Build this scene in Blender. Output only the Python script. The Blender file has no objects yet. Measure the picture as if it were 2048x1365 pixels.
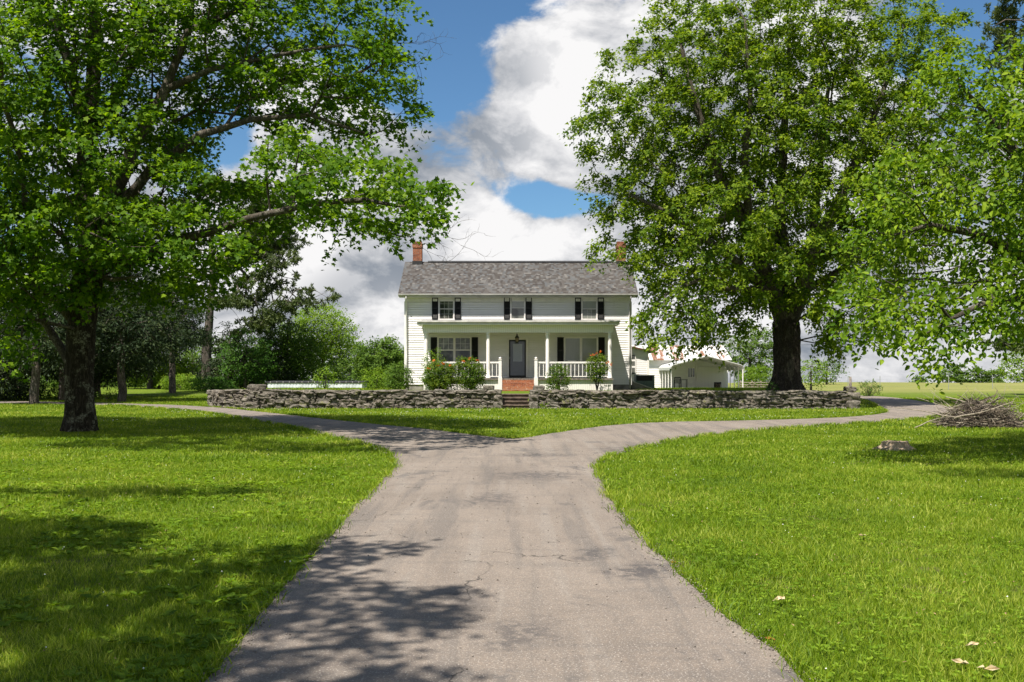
import bpy, bmesh, math, random
import numpy as np
from mathutils import Vector, Matrix, noise as mnoise
from mathutils.geometry import tessellate_polygon
random.seed(7); RNG = np.random.default_rng(7)
S = bpy.context.scene
COL = S.collection

# ------------------------------------------------------------------ camera
F = 1991.0; CH = 1.6; HY = 745.0; CX = 1024.0      # focal length in px of the 2048 photo, eye height, horizon row
cam = bpy.data.cameras.new('camera'); camo = bpy.data.objects.new('camera', cam); COL.objects.link(camo)
cam.sensor_width = 36; cam.lens = 35; cam.clip_start = 0.1; cam.clip_end = 3000
camo.location = (0, 0, CH); camo.rotation_euler = (math.radians(90), 0, 0)
cam.shift_y = (HY - 682.5) / 2048
S.camera = camo
S.view_settings.view_transform = 'Standard'; S.view_settings.look = 'None'
S.view_settings.exposure = 0.85; S.view_settings.gamma = 1; S.view_settings.use_curve_mapping = False
# ------------------------------------------------------------------ sun
TOSUN = Vector((-0.27, -0.45, 1.0)).normalized()
sd = bpy.data.lights.new('sun', 'SUN'); sd.energy = 5.0; sd.angle = math.radians(0.6); sd.color = (1.0, 0.935, 0.83)
so = bpy.data.objects.new('sun', sd); COL.objects.link(so)
so.rotation_euler = TOSUN.to_track_quat('Z', 'Y').to_euler()
SUN_EL = math.asin(TOSUN.z); SUN_AZ = math.atan2(TOSUN.x, TOSUN.y)

# ------------------------------------------------------------------ node helper
class NT:
    def __init__(s, tree): s.t = tree; s.n = tree.nodes; s.l = tree.links
    def add(s, typ, inp=None, **kw):
        nd = s.n.new(typ)
        for k, v in kw.items(): setattr(nd, k, v)
        for k, v in (inp or {}).items():
            sk = nd.inputs[k]
            if isinstance(v, bpy.types.NodeSocket): s.l.new(v, sk)
            else: sk.default_value = v
        return nd
    def math(s, op, a, b=0.0, c=None, clamp=False):
        d = {0: a, 1: b}
        if c is not None: d[2] = c
        return s.add('ShaderNodeMath', d, operation=op, use_clamp=clamp).outputs[0]
    def mr(s, v, a, b, c=0.0, d=1.0, smooth=True):
        return s.add('ShaderNodeMapRange', {0: v, 1: a, 2: b, 3: c, 4: d}, interpolation_type='SMOOTHSTEP' if smooth else 'LINEAR').outputs[0]
    def noise(s, vec, scale, detail=4.0, rough=0.55, dist=0.0):
        return s.add('ShaderNodeTexNoise', {'Vector': vec, 'Scale': scale, 'Detail': detail, 'Roughness': rough, 'Distortion': dist}).outputs[0]
    def mapv(s, vec, sc=(1, 1, 1), rot=(0, 0, 0), loc=(0, 0, 0)):
        return s.add('ShaderNodeMapping', {'Vector': vec, 'Scale': sc, 'Rotation': rot, 'Location': loc}).outputs[0]
    def mix(s, f, a, b, blend='MIX'):
        nd = s.n.new('ShaderNodeMix'); nd.data_type = 'RGBA'; nd.blend_type = blend
        for i, v in ((0, f), (6, a), (7, b)):
            if isinstance(v, bpy.types.NodeSocket): s.l.new(v, nd.inputs[i])
            else: nd.inputs[i].default_value = (tuple(v) + (1,))[:4] if i else v
        return nd.outputs[2]
    def ramp(s, f, stops):
        nd = s.n.new('ShaderNodeValToRGB'); s.l.new(f, nd.inputs[0]); cr = nd.color_ramp
        while len(cr.elements) < len(stops): cr.elements.new(0.5)
        for e, (p, c) in zip(cr.elements, stops): e.position = p; e.color = (tuple(c) + (1,))[:4]
        return nd.outputs[0]

# ------------------------------------------------------------------ world: Nishita sky behind broken cumulus
def px_dir(x, y):
    return Vector(((x - CX) / F, 1.0, (HY - y) / F)).normalized()
W = bpy.data.worlds.new('World'); S.world = W; W.use_nodes = True
w = NT(W.node_tree); w.n.clear()
sky = w.add('ShaderNodeTexSky', sky_type='NISHITA', sun_disc=False)
sky.sun_elevation = SUN_EL; sky.sun_rotation = SUN_AZ; sky.altitude = 200; sky.air_density = 1.0; sky.dust_density = 0.35; sky.ozone_density = 2.0
gen = w.add('ShaderNodeTexCoord').outputs['Generated']
wv = w.mapv(gen, (1, 1, 1.5))
warp = w.add('ShaderNodeTexNoise', {'Vector': wv, 'Scale': 5.0, 'Detail': 3.0}).outputs['Color']
wv2 = w.add('ShaderNodeVectorMath', {0: wv, 1: w.add('ShaderNodeVectorMath', {0: warp, 'Scale': 0.10}, operation='SCALE').outputs[0]}, operation='ADD').outputs[0]
cn = w.noise(wv2, 6.2, 12.0, 0.62)
cn2 = w.noise(w.add('ShaderNodeVectorMath', {0: wv2, 1: (-.012, 0, .030)}, operation='ADD').outputs[0], 6.2, 12.0, 0.62)
def blob(x, y, r, squash=1.0):
    d = px_dir(x, y)
    off = w.add('ShaderNodeVectorMath', {0: gen, 1: tuple(d)}, operation='SUBTRACT').outputs[0]
    off = w.mapv(off, (1, 1, squash))
    ln = w.add('ShaderNodeVectorMath', {0: off}, operation='LENGTH').outputs['Value']
    return w.mr(ln, 0.0, r, 1.0, 0.0)
cov = w.math('ADD', cn, 0.10)
for x, y, r, a, q in ((890, 30, .105, .30, 1), (850, 190, .085, .27, 1), (790, 90, .085, .22, 1), (960, 200, .05, .10, 1), (1130, 412, .085, .36, 2.8), (1060, 385, .05, .18, 2.2), (1950, 40, .10, .34, 1.2), (1850, 70, .06, .18, 1),
                      (435, 285, .06, .28, 1.3), (690, 20, .07, .2, 1), (1040, 10, .05, .12, 1.5)):
    cov = w.math('SUBTRACT', cov, w.math('MULTIPLY', blob(x, y, r, q), a))
for x, y, r, a, q in ((1120, 180, .13, .16, 1), (700, 560, .2, .24, 1), (1000, 460, .16, .16, 2), (1600, 300, .2, .12, 1), (1180, 600, .2, .2, 1.5), (600, 400, .12, .1, 1), (1180, 340, .06, .1, 2), (1900, 700, .15, .2, 2)):
    cov = w.math('ADD', cov, w.math('MULTIPLY', blob(x, y, r, q), a))
cov = w.math('ADD', cov, w.math('MULTIPLY', w.mr(w.add('ShaderNodeSeparateXYZ', {0: gen}).outputs[2], .02, .12, 1, 0), .22))
upz = w.add('ShaderNodeSeparateXYZ', {0: gen}).outputs[2]
cov = w.math('SUBTRACT', cov, w.math('MULTIPLY', w.mr(upz, .38, .75), .16))      # more open blue overhead
alpha = w.mr(cov, 0.465, 0.60)
# body tone of the clouds: bright tops, blue-grey bases
sh = w.noise(w.mapv(wv2, (1, 1, 1.2), (0, 0, 0), (3.1, .4, .06)), 6.5, 10.0, 0.60)
tone = w.math('ADD', w.mr(w.math('ADD', w.math('MULTIPLY', sh, 1.0), w.math('MULTIPLY', cov, 0.12)), 0.42, 0.74, .18, .95), w.math('MULTIPLY', w.math('SUBTRACT', cn, cn2), 2.5), clamp=True)
for x, y, r, a, q in ((720, 570, .085, .55, 1.7), (640, 640, .07, .3, 1.5), (1010, 250, .07, .15, 1.5), (1700, 660, .1, .3, 2)):
    tone = w.math('SUBTRACT', tone, w.math('MULTIPLY', blob(x, y, r, q), a), clamp=True)
for x, y, r, a, q in ((1080, 60, .10, .45, 1.0), (1150, 190, .08, .3, 1.0), (1120, 290, .10, .5, 1.3), (1000, 480, .10, .5, 2), (590, 470, .08, .5, 1.5), (1130, 120, .06, .3, 1), (780, 640, .06, .3, 1)):
    tone = w.math('ADD', tone, w.math('MULTIPLY', blob(x, y, r, q), a), clamp=True)
ccol = w.ramp(tone, [(0.0, (.15, .17, .20)), (0.3, (.25, .262, .283)), (0.62, (.385, .388, .40)), (1.0, (.53, .525, .525))])
skyc = w.mix(1.0, w.mix(1.0, sky.outputs[0], (.066, .066, .066), 'MULTIPLY'), (0.62, .86, 1.0), 'MULTIPLY')
final = w.mix(alpha, skyc, ccol)
bg = w.add('ShaderNodeBackground', {'Color': final, 'Strength': 1.0})
w.l.new(bg.outputs[0], w.add('ShaderNodeOutputWorld').inputs[0])

# ------------------------------------------------------------------ materials
MATS = {}
def mat(name):
    m = bpy.data.materials.new(name); m.use_nodes = True
    t = NT(m.node_tree); t.n.clear(); MATS[name] = m
    out = t.add('ShaderNodeOutputMaterial')
    return m, t, out
def principled(t, out, color, rough=0.7, bump=None, bstr=0.3, bdist=0.02, spec=0.4, metal=0.0, **kw):
    p = t.add('ShaderNodeBsdfPrincipled', {'Base Color': color if isinstance(color, bpy.types.NodeSocket) else tuple(color) + (1,),
              'Roughness': rough, 'Metallic': metal, 'Specular IOR Level': spec})
    if bump is not None:
        b = t.add('ShaderNodeBump', {'Height': bump, 'Strength': bstr, 'Distance': bdist}); t.l.new(b.outputs[0], p.inputs['Normal'])
    t.l.new(p.outputs[0], out.inputs[0]); return p
def obc(t): return t.add('ShaderNodeTexCoord').outputs['Object']
def wpos(t): return t.add('ShaderNodeNewGeometry').outputs['Position']
def rnd(t): return t.add('ShaderNodeNewGeometry').outputs['Random Per Island']

def simple(name, c, rough=0.6, var=0.12, scale=3.0, spec=0.4, metal=0.0, bstr=0.15):
    m, t, o = mat(name); v = wpos(t)
    n = t.noise(v, scale, 5, .6)
    dark = tuple(x * (1 - var * 2) for x in c)
    col = t.mix(t.mr(n, .35, .65), dark, c)
    principled(t, o, col, rough, t.noise(v, scale * 12, 3), bstr, 0.01, spec, metal); return m

def leafmat(name, ca, cb, cc, trans=0.45, rough=0.6, spec=0.16):
    """leaf: per-leaf tint between three natural greens, thin and translucent"""
    m, t, o = mat(name)
    r = rnd(t); n = t.mr(t.noise(wpos(t), 0.8, 4), .32, .68)
    f = t.math('ADD', t.math('MULTIPLY', r, .62), t.math('MULTIPLY', n, .38))
    col = t.ramp(f, [(0.15, ca), (0.5, cb), (0.9, cc)])
    p = t.add('ShaderNodeBsdfPrincipled', {'Base Color': col, 'Roughness': rough, 'Specular IOR Level': spec})
    tc = t.mix(1.0, col, (1.35, 1.35, .45), 'MULTIPLY')
    tr = t.add('ShaderNodeBsdfTranslucent', {'Color': tc})
    mx = t.add('ShaderNodeMixShader', {0: trans, 1: p.outputs[0], 2: tr.outputs[0]})
    t.l.new(mx.outputs[0], o.inputs[0]); return m
leafmat('maple_leaf', (.035, .095, .004), (.085, .175, .006), (.20, .31, .014), .5)
leafmat('big_maple_leaf', (.042, .095, .006), (.115, .19, .010), (.26, .34, .022), .48)
leafmat('elm_leaf', (.05, .115, .005), (.12, .21, .008), (.25, .35, .02), .42)
leafmat('cedar_leaf', (.014, .028, .010), (.022, .042, .014), (.05, .07, .02), .15, .7, .2)
leafmat('pine_leaf', (.04, .065, .022), (.075, .105, .035), (.13, .165, .06), .2, .6, .2)
leafmat('far_leaf', (.05, .105, .014), (.085, .155, .02), (.14, .22, .03), .38)
leafmat('fresh_leaf', (.09, .17, .012), (.15, .25, .018), (.23, .33, .03), .42)
leafmat('shrub_leaf', (.025, .07, .010), (.045, .115, .014), (.09, .19, .02), .35)
leafmat('nandina_leaf', (.035, .085, .008), (.085, .15, .012), (.19, .24, .02), .38)
leafmat('red_leaf', (.35, .08, .02), (.55, .13, .03), (.65, .22, .05), .35)
leafmat('weed_leaf', (.07, .14, .008), (.13, .22, .012), (.24, .34, .03), .38)
# lawn blades: broad drifts of tone, per-blade tint
m, t, o = mat('grass_blade')
v = wpos(t); n1 = t.mr(t.noise(v, .45, 5, .65), .25, .75); n2 = t.noise(v, 2.3, 3)
f = t.math('ADD', t.math('ADD', t.math('MULTIPLY', rnd(t), .55), t.math('MULTIPLY', n1, .42)), t.math('MULTIPLY', n2, .30))
col = t.ramp(f, [(.25, (.060, .125, .004)), (.5, (.125, .215, .007)), (.76, (.215, .30, .012)), (1.0, (.42, .46, .08))])
p = t.add('ShaderNodeBsdfPrincipled', {'Base Color': col, 'Roughness': .55, 'Specular IOR Level': .25})
tr = t.add('ShaderNodeBsdfTranslucent', {'Color': t.mix(1, col, (1.3, 1.3, .5), 'MULTIPLY')})
t.l.new(t.add('ShaderNodeMixShader', {0: .4, 1: p.outputs[0], 2: tr.outputs[0]}).outputs[0], o.inputs[0])
# ground under it
m, t, o = mat('ground_turf')
v = wpos(t); n1 = t.noise(v, .25, 5, .6); n2 = t.noise(v, 14, 6, .7); n3 = t.noise(v, 60, 3, .6)
c = t.ramp(n1, [(.35, (.10, .165, .012)), (.65, (.165, .225, .018))])
c = t.mix(t.mr(n2, .35, .7), t.mix(.5, c, (.05, .085, .012)), c)
c = t.mix(t.mr(t.noise(v, 1.7, 4), .58, .72), c, (.15, .125, .06))
yy = t.add('ShaderNodeSeparateXYZ', {0: v}).outputs
fld = t.math('MULTIPLY', t.mr(yy[1], 66, 90), t.mr(yy[0], 18, 26))
c = t.mix(t.math('MULTIPLY', fld, .9), c, t.ramp(t.noise(t.mapv(v, (.06, .5, 1)), 1.0, 5), [(.3, (.14, .17, .04)), (.7, (.29, .27, .10))]))
principled(t, o, c, .9, t.math('ADD', n3, n2), .8, .05, .1)
# asphalt
m, t, o = mat('asphalt')
v = wpos(t)
fine = t.noise(v, 190, 3, .7); mid = t.noise(v, 9, 6, .65); big = t.noise(t.mapv(v, (.9, .45, 1)), .8, 6, .62, .5)
agg = t.add('ShaderNodeTexVoronoi', {'Vector': v, 'Scale': 130.0}).outputs['Distance']
c = t.ramp(big, [(.30, (.20, .160, .128)), (.5, (.275, .223, .180)), (.7, (.335, .274, .222))])
trk = t.noise(t.mapv(v, (3.2, .16, 1)), 1.0, 5, .6); c = t.mix(t.mr(trk, .50, .62, 0, .5), c, (.11, .10, .094)); c = t.mix(t.mr(trk, .47, .36, 0, .5), c, (.33, .29, .25))
crs = t.noise(t.mapv(v, (.35, 3.0, 1)), 1.0, 5, .6); c = t.mix(t.mr(crs, .52, .66, 0, .30), c, (.13, .118, .108))
c = t.mix(t.mr(mid, .3, .7), t.mix(.22, c, (.09, .085, .085)), c)
c = t.mix(t.mr(fine, .35, .62, .62, 0), c, (.075, .068, .064))
c = t.mix(t.mr(t.noise(v, 38, 5, .75), .42, .60, .35, 0), c, (.10, .092, .086))
c = t.mix(t.mr(t.noise(v, 85, 2, .5), .58, .68, 0, .6), c, (.45, .41, .37))
# tar and damp stains with a shape of their own
st = t.mr(t.noise(t.mapv(v, (1.0, .55, 1), (0, 0, .5), (4.2, 1.7, 0)), 1.15, 7, .66, .8), .575, .66)
c = t.mix(t.math('MULTIPLY', st, .52), c, (.07, .068, .07))
# hand placed tar patches (as seen in the lane)
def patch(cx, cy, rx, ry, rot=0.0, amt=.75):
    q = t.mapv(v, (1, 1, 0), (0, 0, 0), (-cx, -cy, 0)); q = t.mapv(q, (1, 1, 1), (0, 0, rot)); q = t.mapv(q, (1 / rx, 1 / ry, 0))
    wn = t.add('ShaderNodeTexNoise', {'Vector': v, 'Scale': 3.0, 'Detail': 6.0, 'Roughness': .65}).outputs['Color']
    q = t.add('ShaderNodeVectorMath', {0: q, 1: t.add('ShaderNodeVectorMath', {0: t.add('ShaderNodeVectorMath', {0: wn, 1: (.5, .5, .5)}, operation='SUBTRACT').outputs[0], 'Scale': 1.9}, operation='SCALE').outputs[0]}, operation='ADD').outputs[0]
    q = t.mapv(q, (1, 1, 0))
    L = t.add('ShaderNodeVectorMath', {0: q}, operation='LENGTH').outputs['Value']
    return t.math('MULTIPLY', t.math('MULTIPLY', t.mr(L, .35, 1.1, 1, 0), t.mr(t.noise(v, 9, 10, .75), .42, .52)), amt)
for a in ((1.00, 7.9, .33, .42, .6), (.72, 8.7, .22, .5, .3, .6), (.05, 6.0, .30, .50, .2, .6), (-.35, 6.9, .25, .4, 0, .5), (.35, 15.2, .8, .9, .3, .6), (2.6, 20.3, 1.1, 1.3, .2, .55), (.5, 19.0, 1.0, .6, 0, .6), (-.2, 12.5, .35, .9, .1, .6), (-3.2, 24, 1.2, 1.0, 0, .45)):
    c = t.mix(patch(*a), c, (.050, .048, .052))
crv = t.add('ShaderNodeTexVoronoi', {'Vector': t.add('ShaderNodeVectorMath', {0: v, 1: t.add('ShaderNodeVectorMath', {0: t.add('ShaderNodeTexNoise', {'Vector': v, 'Scale': 2.2, 'Detail': 5.0}).outputs['Color'], 'Scale': .7}, operation='SCALE').outputs[0]}, operation='ADD').outputs[0], 'Scale': .33}, feature='DISTANCE_TO_EDGE').outputs['Distance']
ck = t.math('MULTIPLY', t.mr(crv, .0, .0045, 1, 0), t.mr(t.noise(v, .9, 3), .46, .6))
c = t.mix(t.math('MULTIPLY', ck, .8), c, (.035, .032, .03))
principled(t, o, c, .88, t.math('SUBTRACT', t.math('ADD', t.math('MULTIPLY', agg, .7), fine), t.math('MULTIPLY', ck, 3)), .5, .006, .25)
# lane shoulder gravel
simple('concrete', (.42, .40, .37), .85, .2, 2)
# siding
m, t, o = mat('white_siding')
v = wpos(t); n = t.noise(t.mapv(v, (.5, .5, 3)), 1.2, 5, .6)
c = t.mix(t.mr(n, .35, .7), (.80, .78, .765), (.86, .84, .825))
st = t.mr(t.noise(t.mapv(v, (4, 4, .35)), 1.5, 5, .65), .60, .78)
c = t.mix(t.math('MULTIPLY', st, .30), c, (.52, .47, .38))
principled(t, o, c, .45, t.noise(v, 30, 2), .05, .005, .4)
simple('white_trim', (.84, .805, .78), .45, .05, 4)
simple('grey_trim', (.60, .575, .555), .5, .12, 2)
m, t, o = mat('beadboard')
v = wpos(t); sx = t.add('ShaderNodeSeparateXYZ', {0: v}).outputs[0]
g = t.math('FRACT', t.math('MULTIPLY', sx, 9.0)); gr = t.mr(t.math('ABSOLUTE', t.math('SUBTRACT', g, .5)), .40, .5)
c = t.mix(t.math('MULTIPLY', gr, .55), (.78, .75, .72), (.38, .36, .34)); principled(t, o, c, .5, t.math('MULTIPLY', gr, -1.0), .6, .01)
# shingles: courses with tab pattern from object coords (slope length in y,z)
m, t, o = mat('shingles')
v = wpos(t); s_ = t.add('ShaderNodeSeparateXYZ', {0: v}).outputs
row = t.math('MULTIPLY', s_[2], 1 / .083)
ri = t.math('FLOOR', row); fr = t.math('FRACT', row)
cx_ = t.math('ADD', t.math('MULTIPLY', s_[0], 7.5), t.math('MULTIPLY', t.add('ShaderNodeTexWhiteNoise', {1: ri}, noise_dimensions='1D').outputs['Value'], 17.0))
cell = t.add('ShaderNodeCombineXYZ', {0: t.math('FLOOR', cx_), 1: ri, 2: 0.0}).outputs[0]
wn = t.add('ShaderNodeTexWhiteNoise', {0: cell}, noise_dimensions='2D').outputs['Value']
wn2 = t.add('ShaderNodeTexWhiteNoise', {0: t.mapv(cell, (1, 1, 1), (0, 0, 0), (31, 17, 0))}, noise_dimensions='2D').outputs['Value']
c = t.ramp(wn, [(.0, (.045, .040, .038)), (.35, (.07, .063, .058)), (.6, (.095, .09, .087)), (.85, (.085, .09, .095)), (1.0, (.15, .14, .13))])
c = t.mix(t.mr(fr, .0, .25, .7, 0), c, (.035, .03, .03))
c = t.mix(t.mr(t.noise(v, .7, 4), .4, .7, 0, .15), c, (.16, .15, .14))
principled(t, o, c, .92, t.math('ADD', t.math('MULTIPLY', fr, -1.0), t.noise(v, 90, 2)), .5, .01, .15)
simple('black_shutter', (.012, .012, .014), .5, .2, 5)
simple('black_metal', (.012, .012, .013), .45, .2, 5)
m, t, o = mat('window_glass')
v = wpos(t); n = t.noise(t.mapv(v, (1, 1, .8)), 1.4, 3)
principled(t, o, t.mix(t.mr(n, .42, .56), (.03, .033, .03), (.13, .135, .12)), .04, t.noise(v, 1.5, 2), .03, .02, .8)  # pale mottling in the base colour imitates reflections in the panes
m, t, o = mat('curtain_glass')
v = wpos(t); fold = t.math('MULTIPLY_ADD', t.noise(t.mapv(v, (6, 1, .8)), 1.2, 3), 2.0, -1.0)
c = t.mix(t.mr(fold, -1, 1, .0, .4), (.30, .31, .29), (.17, .18, .165)); principled(t, o, c, .07, None, spec=.8)
m, t, o = mat('blind_glass')
v = wpos(t); sl = t.noise(t.mapv(v, (2, 1, 2)), 1.6, 3)
c = t.mix(t.mr(sl, .4, .6), (.20, .21, .185), (.10, .105, .09)); principled(t, o, c, .06, None, spec=.8)
def brickmat(name, ca, cb, cm, xz=True):
    m, t, o = mat(name); v = wpos(t); s_ = t.add('ShaderNodeSeparateXYZ', {0: v}).outputs
    q = t.add('ShaderNodeCombineXYZ', {0: t.math('ADD', s_[0], s_[1]), 1: s_[2], 2: 0.0}).outputs[0]
    b = t.add('ShaderNodeTexBrick', {'Vector': q, 'Color1': ca + (1,), 'Color2': cb + (1,), 'Mortar': cm + (1,), 'Scale': 1.0, 'Mortar Size': .008, 'Mortar Smooth': .3, 'Bias': 0.0, 'Brick Width': .21, 'Row Height': .072})
    n = t.noise(v, 9, 6, .7); c = t.mix(t.mr(n, .55, .7, 0, .6), b.outputs['Color'], (.62, .5, .38)); c = t.mix(t.mr(t.noise(v, 4, 4), .5, .7, 0, .7), c, (.10, .04, .03))
    principled(t, o, c, .9, t.math('ADD', t.math('MULTIPLY', b.outputs['Fac'], -1.0), t.math('MULTIPLY', n, .4)), .8, .015, .2)
brickmat('red_brick', (.24, .06, .03), (.32, .10, .04), (.28, .22, .17))
brickmat('orange_brick', (.26, .075, .03), (.38, .13, .05), (.30, .24, .18))
simple('mossy_cap', (.28, .22, .10), .95, .3, 6, bstr=.6)
simple('block_foundation', (.30, .28, .25), .9, .25, 3)
# rough limestone
m, t, o = mat('field_stone')
v = wpos(t); r = rnd(t); n = t.noise(v, 7, 8, .72, .6); n2 = t.noise(v, 38, 5, .7); n3 = t.noise(v, 2.2, 4)
c = t.ramp(n, [(.30, (.028, .023, .019)), (.44, (.095, .080, .064)), (.56, (.21, .182, .148)), (.72, (.38, .345, .29))])
c = t.mix(t.math('MULTIPLY', r, .45), c, (.19, .18, .16)); c = t.mix(t.mr(n3, .52, .66, 0, .55), c, (.07, .06, .05))
c = t.mix(t.mr(t.noise(v, 3.7, 4), .60, .68, 0, .5), c, (.20, .21, .06)); c = t.mix(t.mr(n2, .62, .7, 0, .6), c, (.55, .53, .47))
principled(t, o, c, .95, t.math('ADD', n, t.math('MULTIPLY', n2, .5)), 1.0, .07, .2)
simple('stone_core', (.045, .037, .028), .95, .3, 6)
simple('step_stone', (.17, .125, .095), .92, .3, 5, bstr=.7)
def barkmat(name, ca, cb, cl, lich=.6, bd=.06):
    m, t, o = mat(name); v = wpos(t)
    q = t.mapv(v, (9, 9, 1.6)); n = t.noise(q, 1.6, 8, .7, 1.2); n2 = t.noise(v, 3.0, 6, .7); n3 = t.noise(v, 22, 4, .7)
    rg = t.math('ABSOLUTE', t.math('SUBTRACT', n, .5))
    c = t.mix(t.mr(rg, .0, .13), ca, cb); c = t.mix(t.math('MULTIPLY', t.mr(n2, .50, .62), t.math('MULTIPLY', t.mr(n3, .38, .62), lich)), c, cl)
    principled(t, o, c, .92, t.math('ADD', t.math('MULTIPLY', rg, 3.0), n3), 1.0, bd, .15)
barkmat('maple_bark', (.022, .018, .013), (.10, .082, .06), (.38, .38, .28), .85)
barkmat('big_bark', (.03, .024, .020), (.12, .10, .085), (.22, .21, .17), .4, .08)
barkmat('limb_bark', (.05, .042, .034), (.15, .13, .105), (.30, .29, .23), .6, .02)
barkmat('pine_bark', (.06, .05, .042), (.24, .205, .175), (.3, .28, .25), .4, .05)
simple('dry_wood', (.19, .15, .11), .9, .3, 12, bstr=.6)
simple('pale_wood', (.36, .31, .24), .9, .25, 12, bstr=.6)
simple('dark_twig', (.055, .042, .032), .9, .3, 12)
m, t, o = mat('stump_wood')
v = wpos(t); n = t.noise(v, 14, 7, .75, .5); c = t.ramp(n, [(.35, (.26, .19, .13)), (.5, (.48, .37, .26)), (.68, (.62, .51, .39))]); principled(t, o, c, .95, n, 1, .05, .1)
# rusty corrugated tin
m, t, o = mat('rusty_tin')
v = wpos(t); s_ = t.add('ShaderNodeSeparateXYZ', {0: v}).outputs
pan = t.add('ShaderNodeTexWhiteNoise', {1: t.math('FLOOR', t.math('MULTIPLY', s_[0], 1.15))}, noise_dimensions='1D').outputs['Value']
n = t.noise(t.mapv(v, (4.5, .8, .8)), 1.0, 6, .65); rust = t.mr(t.math('ADD', t.math('ADD', n, t.math('MULTIPLY', pan, .34)), t.mr(s_[0], 11.0, 14.0, .08, -.06)), .71, .80)
c = t.mix(rust, (.66, .65, .63), t.ramp(n, [(.3, (.16, .065, .03)), (.7, (.30, .15, .085))]))
principled(t, o, c, .55, t.math('SINE', t.math('MULTIPLY', s_[0], 42.0)), .6, .015, .4, .15)
m, t, o = mat('carport_metal')
v = wpos(t); s_ = t.add('ShaderNodeSeparateXYZ', {0: v}).outputs
principled(t, o, (.62, .62, .60), .45, t.math('SINE', t.math('MULTIPLY', s_[1], 26.0)), .7, .02, .4, .1)
simple('rust_brown', (.12, .05, .03), .8, .2, 5)
simple('tin_white', (.72, .76, .80), .5, .15, 2)
simple('dark_roof', (.03, .03, .032), .7, .2, 4)
simple('green_metal', (.13, .19, .165), .55, .15, 4)
simple('weathered_post', (.24, .21, .18), .9, .3, 8)
simple('wire', (.02, .02, .02), .6, .1, 4)
simple('galv', (.45, .46, .46), .4, .1, 6, metal=.5)
simple('clover_white', (.75, .75, .68), .7, .05, 6)
simple('dead_leaf', (.62, .50, .30), .8, .2, 20)
simple('orange_dead_leaf', (.45, .16, .04), .7, .2, 20)
simple('grit_stone', (.30, .26, .22), .9, .35, 30)
simple('litter', (.30, .20, .10), .9, .3, 20)
simple('lap_shade', (.16, .14, .12), .9, .2, 5)  # dark colour painted into the siding recesses as shade under each lap
simple('lamp_glass', (.35, .28, .18), .15, .1, 6)
M = MATS

# ------------------------------------------------------------------ object helpers
def tag(o, label=None, cat=None, group=None, kind=None):
    if label: o['label'] = label
    if cat: o['category'] = cat
    if group: o['group'] = group
    if kind: o['kind'] = kind
    return o
def empty(name, loc=(0, 0, 0), rz=0.0, label=None, cat=None, group=None):
    o = bpy.data.objects.new(name, None); COL.objects.link(o); o.location = loc; o.rotation_euler = (0, 0, rz); o.empty_display_size = .2
    return tag(o, label, cat, group)
def link(name, me, parent=None, material=None):
    if material is not None:
        me.materials.clear()
        for mm in (material if isinstance(material, (list, tuple)) else [material]): me.materials.append(M[mm])
    o = bpy.data.objects.new(name, me); COL.objects.link(o)
    if parent is not None:
        o.parent = parent
        # children are authored in world space: undo the parent's placement chain
        mw = Matrix.Identity(4); p = parent; ch = []
        while p is not None: ch.append(p); p = p.parent
        for p in reversed(ch): mw = mw @ p.matrix_parent_inverse @ Matrix.LocRotScale(p.location, p.rotation_euler, p.scale)
        o.matrix_parent_inverse = mw.inverted()
    return o
def np_mesh(name, V, Fs, smooth=False):
    """V (n,3); Fs: (m,k) array or list of such arrays"""
    if not isinstance(Fs, list): Fs = [Fs]
    me = bpy.data.meshes.new(name); me.vertices.add(len(V)); me.vertices.foreach_set('co', np.asarray(V, np.float32).ravel())
    idx = np.concatenate([f.ravel() for f in Fs]).astype(np.int32); tot = np.concatenate([np.full(len(f), f.shape[1]) for f in Fs]).astype(np.int32)
    st = np.concatenate([[0], np.cumsum(tot)[:-1]]).astype(np.int32)
    me.loops.add(len(idx)); me.loops.foreach_set('vertex_index', idx); me.polygons.add(len(tot)); me.polygons.foreach_set('loop_start', st)
    me.update(calc_edges=True)
    if smooth: me.polygons.foreach_set('use_smooth', np.ones(len(tot), bool))
    me.validate(); return me
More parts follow.
